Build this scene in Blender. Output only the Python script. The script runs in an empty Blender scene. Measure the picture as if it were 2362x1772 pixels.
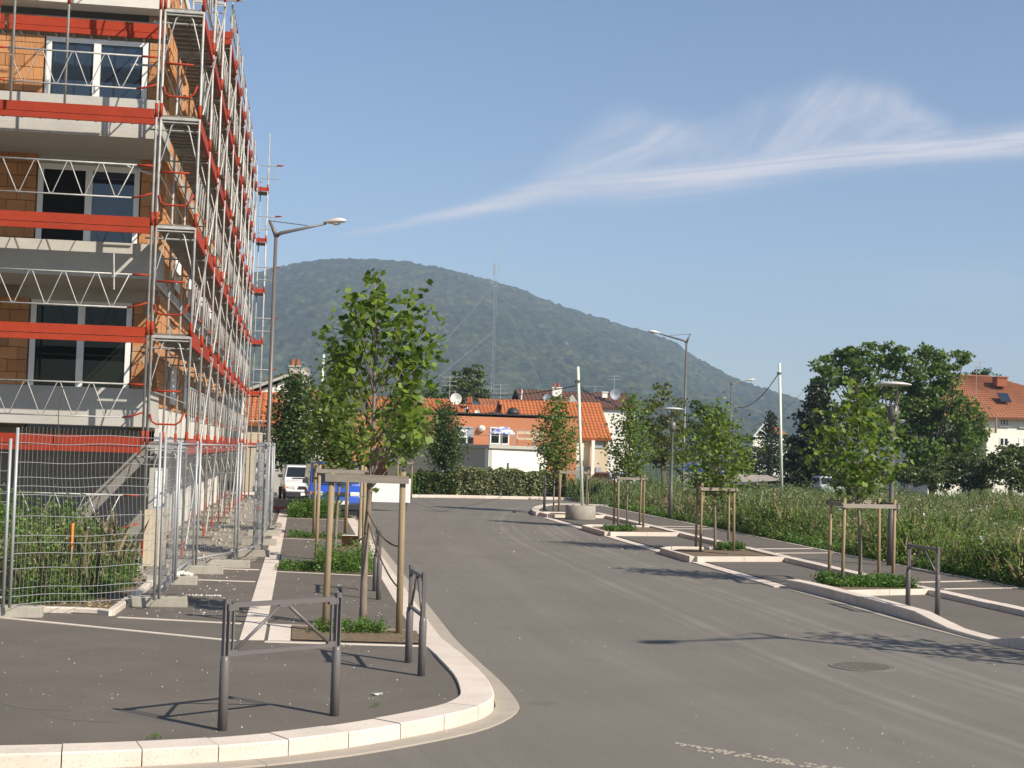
import bpy, bmesh, math, random
import numpy as np
from mathutils import Vector, Matrix, Euler

# ------------------------------------------------------------ camera
S = bpy.context.scene
COL = S.collection
IW, IH, F, RHO, YC, CH = 2362, 1772, 3400.0, .031, 1043.6, 2.2
CX, CY = IW / 2, IH / 2
_th = math.atan((YC - CY) * math.cos(RHO) / F)
_w = np.array([math.sin(RHO) * math.cos(_th), math.cos(RHO) * math.cos(_th), -math.sin(_th)])
_d = np.array([693 - CX, -(1028.5 - CY), -F]); _d -= _w * (_d @ _w); _d /= np.linalg.norm(_d)
_x = np.cross(_d, _w)
RM = np.array([_x, _d, _w])
cam_d = bpy.data.cameras.new('camera'); cam = bpy.data.objects.new('camera', cam_d); COL.objects.link(cam)
cam.matrix_world = Matrix(((RM[0][0], RM[0][1], RM[0][2], 0), (RM[1][0], RM[1][1], RM[1][2], 0), (RM[2][0], RM[2][1], RM[2][2], CH), (0, 0, 0, 1)))
cam_d.sensor_width = 36; cam_d.lens = 36 * F / IW; cam_d.clip_end = 9000; cam_d.clip_start = .1
S.camera = cam

def PY(x, y, Y):
    r = RM @ np.array([x - CX, -(y - CY), -F]); t = Y / r[1]
    return Vector((r[0] * t, Y, CH + r[2] * t))
def G(x, y, z=0.):
    r = RM @ np.array([x - CX, -(y - CY), -F]); t = (z - CH) / r[2]
    return Vector((r[0] * t, r[1] * t, z))

# ------------------------------------------------------------ light and sky
SUN_EL, SUN_AZ = math.radians(38), math.radians(45)      # from the right and behind
sdir = Vector((math.sin(SUN_AZ) * math.cos(SUN_EL), -math.cos(SUN_AZ) * math.cos(SUN_EL), math.sin(SUN_EL)))
sl = bpy.data.lights.new('sun', 'SUN'); sl.energy = 5.0; sl.angle = math.radians(.53); sl.color = (1, .92, .79)
so = bpy.data.objects.new('sun', sl); COL.objects.link(so)
so.rotation_euler = sdir.to_track_quat('Z', 'Y').to_euler()
world = bpy.data.worlds.new('World'); S.world = world; world.use_nodes = True
WN, WL = world.node_tree.nodes, world.node_tree.links
WN.clear()
def wn(t, **k):
    n = WN.new(t)
    for a, b in k.items(): setattr(n, a, b)
    return n
def wm(op, a, b=None, c=None):
    n = WN.new('ShaderNodeMath'); n.operation = op
    for i, v in enumerate((a, b, c)):
        if v is None: continue
        if isinstance(v, (int, float)): n.inputs[i].default_value = v
        else: WL.new(v, n.inputs[i])
    return n.outputs[0]
sky = wn('ShaderNodeTexSky', sky_type='NISHITA', sun_disc=False, sun_elevation=SUN_EL, sun_rotation=math.pi - SUN_AZ, altitude=250, air_density=1.0, dust_density=.7, ozone_density=3.2)
tc = wn('ShaderNodeTexCoord'); sx = wn('ShaderNodeSeparateXYZ'); WL.new(tc.outputs['Generated'], sx.inputs[0])
yy = wm('MAXIMUM', sx.outputs[1], .02)
ca = wm('DIVIDE', sx.outputs[0], yy); cb = wm('DIVIDE', sx.outputs[2], yy)
front = wm('GREATER_THAN', sx.outputs[1], .05)
def ab(x, y):
    r = RM @ np.array([x - CX, -(y - CY), -F]); return r[0] / r[1], r[2] / r[1]
A0, A1, B1 = 0., .8, .4
def curve(pts):
    n = WN.new('ShaderNodeFloatCurve'); c = n.mapping.curves[0]
    WL.new(wm('DIVIDE', ca, A1), n.inputs['Value'])
    q = sorted((a / A1, b) for a, b in pts)
    for i, (a, b) in enumerate(q):
        if i == 0: c.points[0].location = (a, b)
        elif i == len(q) - 1: c.points[-1].location = (a, b)
        else: c.points.new(a, b)
    n.mapping.extend = 'EXTRAPOLATED'
    n.mapping.update()
    return n.outputs[0]
def cnoise(sx_, sy_, rot, scale, det=6, rough=.55, dist=.4):
    cv = WN.new('ShaderNodeCombineXYZ'); WL.new(ca, cv.inputs[0]); WL.new(cb, cv.inputs[1])
    m1 = WN.new('ShaderNodeMapping'); m1.inputs['Rotation'].default_value = (0, 0, rot); WL.new(cv.outputs[0], m1.inputs[0])
    mp = WN.new('ShaderNodeMapping'); mp.inputs['Scale'].default_value = (sx_, sy_, 1)
    WL.new(m1.outputs[0], mp.inputs[0])
    n = WN.new('ShaderNodeTexNoise'); n.inputs['Scale'].default_value = scale; n.inputs['Detail'].default_value = det
    n.inputs['Roughness'].default_value = rough; n.inputs['Distortion'].default_value = dist
    WL.new(mp.outputs[0], n.inputs['Vector']); return n.outputs[0]
def smooth(v, lo, hi):
    n = WN.new('ShaderNodeMapRange'); n.interpolation_type = 'SMOOTHSTEP'
    n.inputs['From Min'].default_value = lo; n.inputs['From Max'].default_value = hi; WL.new(v, n.inputs['Value']); return n.outputs[0]
nz1 = cnoise(3, 60, -.14, 2.2, det=10, rough=.65, dist=.8); nz2 = cnoise(5, 12, -.5, 1.6, det=8, rough=.62, dist=1.6); nz3 = cnoise(2.5, 3, 0, 3)
line = [(700, 548), (855, 531), (960, 512), (1068, 492), (1180, 468), (1300, 436), (1500, 416), (1700, 392), (1900, 364), (2362, 326)]
cen = curve([ab(x, y) for x, y in line])
wid = curve([(ab(x, 500)[0], w / F) for x, w in ((600, 2), (855, 9), (1068, 14), (1300, 30), (1500, 38), (1800, 36), (2362, 34))])
off = wm('ADD', wm('SUBTRACT', cb, cen), wm('MULTIPLY', wm('SUBTRACT', nz3, .5), .012))
q = wm('DIVIDE', off, wm('MAXIMUM', wid, .0008))
streak = wm('EXPONENT', wm('MULTIPLY', wm('MULTIPLY', q, q), -1.0))
streak = wm('MULTIPLY', wm('MULTIPLY', streak, smooth(ca, ab(700, 530)[0], ab(1080, 480)[0])), wm('ADD', .5, wm('MULTIPLY', smooth(nz1, .3, .7), .75)))
# fan of wisps above the streak
top = curve([ab(x, y) for x, y in ((1000, 500), (1150, 430), (1250, 360), (1350, 285), (1440, 235), (1560, 250), (1640, 262), (1780, 195), (1960, 170), (2080, 188), (2160, 250), (2250, 300), (2362, 310))])
f1 = smooth(wm('SUBTRACT', cb, cen), -.004, .006)
f2 = smooth(wm('SUBTRACT', wm('ADD', top, wm('MULTIPLY', wm('SUBTRACT', nz3, .5), .03)), cb), -.004, .022)
fan = wm('MULTIPLY', wm('MULTIPLY', f1, f2), wm('ADD', .2, wm('MULTIPLY', smooth(nz2, .3, .75), .8)))
low = wm('MULTIPLY', smooth(cnoise(2, 16, .03, 1.4), .5, .8), wm('MULTIPLY', smooth(cb, .05, .09), wm('SUBTRACT', 1, smooth(cb, .13, .17))))
cl = wm('MULTIPLY', wm('MAXIMUM', wm('MAXIMUM', wm('MULTIPLY', streak, .95), wm('MULTIPLY', fan, .75)), wm('MULTIPLY', low, .25)), front)
mixc = wn('ShaderNodeMix', data_type='RGBA'); WL.new(cl, mixc.inputs[0]); WL.new(sky.outputs[0], mixc.inputs[6]); mixc.inputs[7].default_value = (5.9, 5.9, 6.4, 1)
bgn = wn('ShaderNodeBackground'); bgn.inputs[1].default_value = .093; WL.new(mixc.outputs[2], bgn.inputs[0])
won = wn('ShaderNodeOutputWorld'); WL.new(bgn.outputs[0], won.inputs[0])
S.view_settings.view_transform = 'Standard'; S.view_settings.look = 'None'; S.view_settings.gamma = 1
S.view_settings.use_curve_mapping = False; S.view_settings.exposure = 0.46
S.render.engine = 'CYCLES'; S.cycles.max_bounces = 6; S.cycles.transparent_max_bounces = 12
S.cycles.volume_bounces = 0; S.cycles.use_denoising = True

# ------------------------------------------------------------ materials
def mat(name, col, rough=.8, spec=.3, metal=0, n1=None, n2=None, bump=None, stretch=None, var=None, coat=0):
    """col base; n1=(scale,amount,colour) blotches; n2 fine speckle; bump=(scale,strength,dist)"""
    m = bpy.data.materials.new(name); m.use_nodes = True
    N, L = m.node_tree.nodes, m.node_tree.links
    b = N['Principled BSDF']; b.inputs['Roughness'].default_value = rough
    b.inputs['Specular IOR Level'].default_value = spec; b.inputs['Metallic'].default_value = metal
    b.inputs['Coat Weight'].default_value = coat
    c = N.new('ShaderNodeRGB'); c.outputs[0].default_value = (*col, 1); cur = c.outputs[0]
    geo = N.new('ShaderNodeNewGeometry'); vec = geo.outputs['Position']
    if stretch:
        mp = N.new('ShaderNodeMapping'); mp.inputs['Scale'].default_value = stretch; L.new(vec, mp.inputs[0]); vec = mp.outputs[0]
    for n in (n1, n2):
        if not n: continue
        t = N.new('ShaderNodeTexNoise'); t.inputs['Scale'].default_value = n[0]; t.inputs['Detail'].default_value = 5; t.inputs['Roughness'].default_value = .65
        L.new(vec, t.inputs['Vector'])
        r = N.new('ShaderNodeMapRange'); r.inputs['From Min'].default_value = n[3] if len(n) > 3 else .4; r.inputs['From Max'].default_value = n[4] if len(n) > 4 else .68
        r.inputs['To Max'].default_value = n[1]; L.new(t.outputs[0], r.inputs['Value'])
        mx = N.new('ShaderNodeMix'); mx.data_type = 'RGBA'; L.new(r.outputs[0], mx.inputs[0]); L.new(cur, mx.inputs[6]); mx.inputs[7].default_value = (*n[2], 1)
        cur = mx.outputs[2]
    if var:
        oi = N.new('ShaderNodeObjectInfo'); hs = N.new('ShaderNodeHueSaturation')
        r = N.new('ShaderNodeMapRange'); r.inputs['To Min'].default_value = 1 - var; r.inputs['To Max'].default_value = 1 + var
        L.new(oi.outputs['Random'], r.inputs['Value']); L.new(r.outputs[0], hs.inputs['Value']); L.new(cur, hs.inputs['Color']); cur = hs.outputs[0]
    L.new(cur, b.inputs['Base Color'])
    if bump:
        t = N.new('ShaderNodeTexNoise'); t.inputs['Scale'].default_value = bump[0]; t.inputs['Detail'].default_value = 4; L.new(vec, t.inputs['Vector'])
        bp = N.new('ShaderNodeBump'); bp.inputs['Strength'].default_value = bump[1]; bp.inputs['Distance'].default_value = bump[2]
        L.new(t.outputs[0], bp.inputs['Height']); L.new(bp.outputs[0], b.inputs['Normal'])
    return m

def leafmat(name, dark, light, trans=.3, tcol=None):
    m = bpy.data.materials.new(name); m.use_nodes = True
    N, L = m.node_tree.nodes, m.node_tree.links; N.clear()
    at = N.new('ShaderNodeAttribute'); at.attribute_name = 'tint'
    oi = N.new('ShaderNodeObjectInfo')
    ad = N.new('ShaderNodeMath'); ad.operation = 'ADD'; L.new(at.outputs['Fac'], ad.inputs[0]); L.new(oi.outputs['Random'], ad.inputs[1])
    fr = N.new('ShaderNodeMath'); fr.operation = 'FRACT'; L.new(ad.outputs[0], fr.inputs[0])
    mx = N.new('ShaderNodeMix'); mx.data_type = 'RGBA'; L.new(fr.outputs[0], mx.inputs[0]); mx.inputs[6].default_value = (*dark, 1); mx.inputs[7].default_value = (*light, 1)
    d = N.new('ShaderNodeBsdfPrincipled'); d.inputs['Roughness'].default_value = .48; d.inputs['Specular IOR Level'].default_value = .35; L.new(mx.outputs[2], d.inputs['Base Color'])
    t = N.new('ShaderNodeBsdfTranslucent')
    h = N.new('ShaderNodeHueSaturation'); h.inputs['Hue'].default_value = .485; h.inputs['Value'].default_value = 1.7; L.new(mx.outputs[2], h.inputs['Color']); L.new(h.outputs[0], t.inputs[0])
    s = N.new('ShaderNodeMixShader'); s.inputs[0].default_value = trans; L.new(d.outputs[0], s.inputs[1]); L.new(t.outputs[0], s.inputs[2])
    o = N.new('ShaderNodeOutputMaterial'); L.new(s.outputs[0], o.inputs[0])
    return m

M = {}
M['kerb'] = mat('kerb_stone', (.64, .55, .47), .85, n1=(2.2, .5, (.49, .42, .34), .45, .65), n2=(70, .7, (.34, .28, .22), .56, .66), bump=(90, .25, .004), var=.05)
M['gutter'] = mat('gutter_concrete', (.40, .35, .285), .9, n1=(4, .5, (.3, .26, .21)), n2=(120, .5, (.25, .2, .16)), bump=(80, .2, .004))
M['walk'] = mat('pavement_asphalt', (.107, .092, .076), .87, n1=(1.1, .8, (.138, .118, .096)), n2=(130, 1.0, (.25, .22, .185), .53, .67), bump=(170, .5, .006))
M['bay'] = mat('parking_asphalt', (.106, .091, .075), .85, n1=(.7, .5, (.148, .13, .112)), n2=(190, .8, (.20, .18, .155), .5, .62), bump=(170, .5, .006))
M['soil'] = mat('garden_soil', (.17, .12, .075), .95, n1=(6, .7, (.10, .07, .045)), n2=(40, .7, (.30, .24, .17), .52, .66), bump=(25, .9, .03))
M['rubble'] = mat('rubble_ground', (.30, .26, .21), .95, n1=(2.5, .7, (.20, .165, .13)), n2=(30, .8, (.52, .47, .41), .55, .65), bump=(14, .9, .05))
M['field'] = mat('field_soil', (.085, .08, .04), .95, n1=(.8, .7, (.05, .065, .025)), bump=(8, .8, .05))
M['steel'] = mat('galvanised_steel', (.47, .46, .43), .55, .4, .2, n1=(7, .6, (.30, .28, .25), .42, .6), var=.12)
M['steel2'] = mat('fence_steel', (.38, .385, .39), .5, .45, .3, n1=(12, .4, (.3, .3, .3)))
M['orange'] = mat('orange_red_paint', (.33, .036, .011), .68, .25, n1=(3, .5, (.25, .028, .010)), n2=(26, .45, (.34, .12, .08), .58, .68), var=.14)
M['plank'] = mat('deck_plank', (.20, .165, .12), .85, n1=(4, .6, (.11, .09, .065)), stretch=(8, 1, 8), var=.15)
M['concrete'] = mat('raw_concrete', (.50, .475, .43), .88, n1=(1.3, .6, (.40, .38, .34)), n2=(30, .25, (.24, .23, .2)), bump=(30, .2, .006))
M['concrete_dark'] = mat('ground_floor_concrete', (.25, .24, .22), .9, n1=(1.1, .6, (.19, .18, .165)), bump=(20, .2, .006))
M['block'] = mat('concrete_foot', (.36, .335, .28), .92, n1=(6, .6, (.26, .235, .19)), n2=(70, .4, (.2, .18, .15)), bump=(60, .4, .006), var=.1)
M['white'] = mat('white_pvc', (.78, .77, .75), .4, .4)
M['panel_white'] = mat('white_insulation', (.66, .63, .57), .8, n1=(2, .5, (.52, .49, .43)))
M['mortar'] = mat('mortar', (.40, .31, .23), .95, n1=(4, .5, (.30, .22, .16)))
M['dark'] = mat('dark_interior', (.012, .012, .012), .9)  # near-black colour stands in for unlit hollows behind openings
M['grey'] = mat('dark_grey_paint', (.125, .11, .108), .42, .5, n1=(20, .3, (.11, .095, .09)))
M['lampgrey'] = mat('lamp_grey_paint', (.12, .108, .10), .4, .5, n1=(6, .3, (.09, .08, .075)))
M['lampwhite'] = mat('lamp_top', (.55, .54, .50), .35, .4)
M['palewhite'] = mat('pole_white', (.62, .68, .55), .5, n1=(4, .4, (.5, .55, .45)))
M['stake'] = mat('treated_stake', (.27, .20, .12), .8, n1=(5, .6, (.20, .14, .075)), n2=(40, .4, (.38, .30, .18)), stretch=(6, 6, 1), bump=(50, .3, .004), var=.12)
M['rail'] = mat('weathered_rail', (.26, .225, .185), .85, n1=(6, .6, (.17, .14, .11)), stretch=(1, 6, 6), bump=(40, .3, .004), var=.1)
M['bark'] = mat('young_bark', (.22, .175, .135), .88, n1=(9, .6, (.14, .11, .085)), bump=(40, .4, .006))
M['bark2'] = mat('old_bark', (.10, .08, .06), .9, n1=(6, .5, (.06, .05, .035)))
M['rope'] = mat('rope', (.10, .075, .045), .9)
M['black'] = mat('black_rubber', (.02, .02, .02), .6)
M['cable'] = mat('cable_black', (.03, .03, .035), .6)
M['terracotta'] = mat('terracotta_render', (.47, .19, .095), .85, n1=(.6, .35, (.52, .225, .12)), n2=(30, .15, (.36, .14, .07)))
M['terracotta_dark'] = mat('brown_cladding', (.30, .11, .05), .8, n1=(2, .3, (.24, .08, .04)))
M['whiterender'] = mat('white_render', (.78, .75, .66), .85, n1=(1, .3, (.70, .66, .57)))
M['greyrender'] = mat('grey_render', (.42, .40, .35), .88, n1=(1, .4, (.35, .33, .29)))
M['beige'] = mat('beige_render', (.55, .46, .33), .85, n1=(1, .3, (.48, .40, .28)))
M['blueglass'] = mat('blue_grey_shutter', (.30, .32, .36), .5)
M['tile'] = mat('orange_roof_tile', (.46, .155, .055), .8, n1=(1.2, .6, (.35, .11, .045)), n2=(9, .5, (.30, .08, .03), .55, .7))
M['tile_brown'] = mat('brown_roof_tile', (.155, .078, .055), .8, n1=(1.5, .6, (.10, .05, .035)))
M['tile_old'] = mat('old_orange_tile', (.36, .15, .075), .85, n1=(1.4, .7, (.27, .11, .06)), n2=(7, .6, (.22, .10, .06), .52, .7))
M['brickred'] = mat('chimney_brick', (.30, .10, .05), .85)
M['carwhite'] = mat('white_car_paint', (.72, .72, .70), .25, .5, coat=.6)
M['carblue'] = mat('blue_car_paint', (.025, .085, .42), .25, .5, coat=.7)
M['carsilver'] = mat('pale_car_paint', (.55, .57, .60), .3, .5, coat=.5)
M['cardark'] = mat('dark_plastic', (.035, .035, .04), .5)
M['carglass'] = mat('car_glass', (.015, .018, .02), .06, .8)
M['chrome'] = mat('chrome', (.7, .7, .7), .15, .5, 1)
M['lens'] = mat('lamp_lens', (.6, .6, .58), .12, .7)
M['lensorange'] = mat('indicator_lens', (.8, .25, .04), .3)
M['redplastic'] = mat('red_lens', (.5, .02, .015), .3)
M['card'] = mat('cardboard', (.42, .27, .14), .85)
M['board'] = mat('white_board', (.74, .75, .74), .45)
M['plaster'] = mat('white_debris', (.72, .69, .62), .9)
M['rust'] = mat('rusty_iron', (.13, .10, .08), .7, .4, .3, n1=(20, .6, (.075, .06, .05)))
M['umb'] = mat('parasol_cloth', (.75, .76, .82), .8, n1=(3.2, 1.0, (.12, .14, .42), .5, .54))
M['straw'] = mat('dry_stalk', (.42, .33, .17), .9)
M['tower'] = mat('mast_steel', (.42, .42, .42), .6)
M['flower'] = mat('white_blossom', (.75, .73, .70), .8)
M['slat'] = mat('green_fence', (.05, .10, .07), .6)
L_near = leafmat('tulip_leaf', (.038, .088, .010), (.20, .285, .038), .40)
L_mid = leafmat('young_leaf', (.042, .088, .013), (.19, .265, .045), .40)
L_dark = leafmat('dark_leaf', (.026, .056, .012), (.085, .14, .028), .27)
L_big = leafmat('acacia_leaf', (.036, .074, .012), (.15, .225, .042), .36)
L_con = leafmat('conifer_leaf', (.016, .032, .014), (.05, .060, .026), .15)
L_yel = leafmat('yellowish_leaf', (.06, .085, .015), (.16, .185, .035), .35)
L_hedge = leafmat('variegated_leaf', (.07, .095, .03), (.33, .34, .17), .2)
L_shrub = leafmat('shrub_leaf', (.032, .056, .013), (.115, .145, .038), .27)
L_weed = leafmat('weed_leaf', (.048, .095, .016), (.195, .285, .058), .36)
L_weedpale = leafmat('tall_weed_leaf', (.065, .105, .032), (.205, .265, .095), .34)
L_dry = leafmat('dry_weed_leaf', (.20, .16, .07), (.40, .34, .20), .3)
L_green = leafmat('fresh_leaf', (.040, .095, .012), (.12, .22, .035), .33)

# glass: opaque glossy panes, unlit room and sky tint put into the colour
M['glass'] = mat('window_glass', (.010, .013, .010), .03, .28)
M['glassblue'] = mat('window_glass_sky', (.02, .03, .045), .03, 1.0)

# brick: vertical grooves + tone per brick
def brickmat(name, attr=False):
    m = mat(name, (.58, .285, .125), .9, n1=(2.2, .5, (.47, .20, .075)), var=.18)
    N, L = m.node_tree.nodes, m.node_tree.links; b = N['Principled BSDF']
    geo = N.new('ShaderNodeNewGeometry'); mp = N.new('ShaderNodeMapping'); mp.inputs['Scale'].default_value = (24, 24, 0)
    L.new(geo.outputs['Position'], mp.inputs[0])
    w = N.new('ShaderNodeTexWave'); w.bands_direction = 'DIAGONAL'; w.inputs['Scale'].default_value = 1.0; L.new(mp.outputs[0], w.inputs[0])
    old = b.inputs['Base Color'].links[0].from_socket
    mx = N.new('ShaderNodeMix'); mx.data_type = 'RGBA'; mx.blend_type = 'MULTIPLY'
    r = N.new('ShaderNodeMapRange'); r.inputs['To Min'].default_value = .0; r.inputs['To Max'].default_value = .35; L.new(w.outputs['Fac'], r.inputs[0])
    L.new(r.outputs[0], mx.inputs[0]); L.new(old, mx.inputs[6]); mx.inputs[7].default_value = (.35, .3, .28, 1)
    nz = N.new('ShaderNodeTexNoise'); nz.inputs['Scale'].default_value = 1.7; nz.inputs['Detail'].default_value = 2; L.new(geo.outputs['Position'], nz.inputs['Vector'])
    r2 = N.new('ShaderNodeMapRange'); r2.inputs['From Min'].default_value = .62; r2.inputs['From Max'].default_value = .68; r2.inputs['To Max'].default_value = .55; L.new(nz.outputs[0], r2.inputs[0])
    m2 = N.new('ShaderNodeMix'); m2.data_type = 'RGBA'; L.new(r2.outputs[0], m2.inputs[0]); L.new(mx.outputs[2], m2.inputs[6]); m2.inputs[7].default_value = (.42, .36, .28, 1)
    L.new(m2.outputs[2], b.inputs['Base Color'])
    bp = N.new('ShaderNodeBump'); bp.inputs['Strength'].default_value = .5; bp.inputs['Distance'].default_value = .01; L.new(w.outputs['Fac'], bp.inputs['Height']); L.new(bp.outputs[0], b.inputs['Normal'])
    return m
M['brick'] = brickmat('hollow_clay_brick')

# road asphalt: lengthwise tyre polish + blotches + stone speckle
def roadmat():
    m = mat('road_asphalt', (.118, .105, .089), .84, n1=(30, .6, (.155, .137, .114)), n2=(130, 1.0, (.30, .27, .23), .52, .66), bump=(180, .5, .006))
    N, L = m.node_tree.nodes, m.node_tree.links; b = N['Principled BSDF']
    old = b.inputs['Base Color'].links[0].from_socket
    geo = N.new('ShaderNodeNewGeometry'); sp = N.new('ShaderNodeSeparateXYZ'); L.new(geo.outputs['Position'], sp.inputs[0])
    def mm(op, a, b_=None, c=None):
        n = N.new('ShaderNodeMath'); n.operation = op
        for i, v in enumerate((a, b_, c)):
            if v is None: continue
            if isinstance(v, (int, float)): n.inputs[i].default_value = v
            else: L.new(v, n.inputs[i])
        return n.outputs[0]
    X, Y = sp.outputs[0], sp.outputs[1]
    # lanes bend to the right past Y=32: x' = x - k (y-32)^2
    dy = mm('MAXIMUM', mm('SUBTRACT', Y, 32), 0); xb = mm('SUBTRACT', X, mm('MULTIPLY', mm('MULTIPLY', dy, dy), .0048))
    dn = mm('MAXIMUM', mm('SUBTRACT', 17, Y), 0); xb = mm('ADD', xb, mm('MULTIPLY', mm('MULTIPLY', dn, dn), -.012))
    cv = N.new('ShaderNodeCombineXYZ'); L.new(xb, cv.inputs[0]); L.new(mm('MULTIPLY', Y, .03), cv.inputs[1])
    n1 = N.new('ShaderNodeTexNoise'); n1.inputs['Scale'].default_value = 5.2; n1.inputs['Detail'].default_value = 6; n1.inputs['Roughness'].default_value = .6; L.new(cv.outputs[0], n1.inputs['Vector'])
    s = None
    for c0, wd, am in ((5.35, .08, 1), (7.05, .09, .9), (5.72, .06, .5), (6.55, .10, .5), (3.6, .3, .3), (7.6, .1, .4), (4.7, .1, .3), (6.8, .04, .6), (5.12, .04, .5)):
        q = mm('DIVIDE', mm('SUBTRACT', xb, c0), wd); g = mm('MULTIPLY', mm('EXPONENT', mm('MULTIPLY', mm('MULTIPLY', q, q), -1)), am)
        s = g if s is None else mm('MAXIMUM', s, g)
    n2 = N.new('ShaderNodeTexNoise'); n2.inputs['Scale'].default_value = .35; n2.inputs['Detail'].default_value = 6; n2.inputs['Roughness'].default_value = .6; L.new(geo.outputs['Position'], n2.inputs['Vector'])
    r1 = N.new('ShaderNodeMapRange'); r1.inputs['From Min'].default_value = .35; r1.inputs['From Max'].default_value = .68; L.new(n2.outputs[0], r1.inputs[0])
    r2 = N.new('ShaderNodeMapRange'); r2.inputs['From Min'].default_value = .38; r2.inputs['From Max'].default_value = .7; L.new(n1.outputs[0], r2.inputs[0])
    fac = mm('ADD', mm('MULTIPLY', s, mm('ADD', .12, mm('MULTIPLY', r1.outputs[0], .5))), mm('ADD', mm('MULTIPLY', r1.outputs[0], .20), mm('MULTIPLY', r2.outputs[0], .14)))
    mx = N.new('ShaderNodeMix'); mx.data_type = 'RGBA'; mx.clamp_factor = True; L.new(fac, mx.inputs[0]); L.new(old, mx.inputs[6]); mx.inputs[7].default_value = (.25, .226, .192, 1)
    # dark oil spots
    n3 = N.new('ShaderNodeTexNoise'); n3.inputs['Scale'].default_value = 1.1; n3.inputs['Detail'].default_value = 3; L.new(geo.outputs['Position'], n3.inputs['Vector'])
    r3 = N.new('ShaderNodeMapRange'); r3.inputs['From Min'].default_value = .66; r3.inputs['From Max'].default_value = .74; r3.inputs['To Max'].default_value = .4; L.new(n3.outputs[0], r3.inputs[0])
    m3 = N.new('ShaderNodeMix'); m3.data_type = 'RGBA'; L.new(r3.outputs[0], m3.inputs[0]); L.new(mx.outputs[2], m3.inputs[6]); m3.inputs[7].default_value = (.07, .065, .06, 1)
    L.new(m3.outputs[2], b.inputs['Base Color'])
    return m
M['road'] = roadmat()
M['wear'] = mat('chalky_wear', (.19, .17, .145), .9, n1=(20, .7, (.12, .105, .09)))

# ------------------------------------------------------------ mesh helpers
ORG = {}
def tag(o, label=None, cat=None, group=None, kind=None):
    if label: o['label'] = label
    if cat: o['category'] = cat
    if group: o['group'] = group
    if kind: o['kind'] = kind
    return o
def thing(name, label, cat, loc=(0, 0, 0), group=None, rz=0):
    o = bpy.data.objects.new(name, None); COL.objects.link(o); o.location = loc; o.empty_display_size = .2
    o.rotation_euler.z = rz
    ORG[o.name] = Vector(loc) if rz == 0 else None
    return tag(o, label, cat, group)
def org(p):
    return ORG.get(p.name, Vector((0, 0, 0))) if p is not None else Vector((0, 0, 0))
def link(name, me, m, parent, smooth=False):
    o = bpy.data.objects.new(name, me); COL.objects.link(o)
    if parent is not None: o.parent = parent; ORG[o.name] = org(parent)
    if m is not None and not me.materials:
        for x in (m if isinstance(m, (list, tuple)) else [m]): me.materials.append(x)
    if smooth: me.shade_smooth()
    return o
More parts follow.
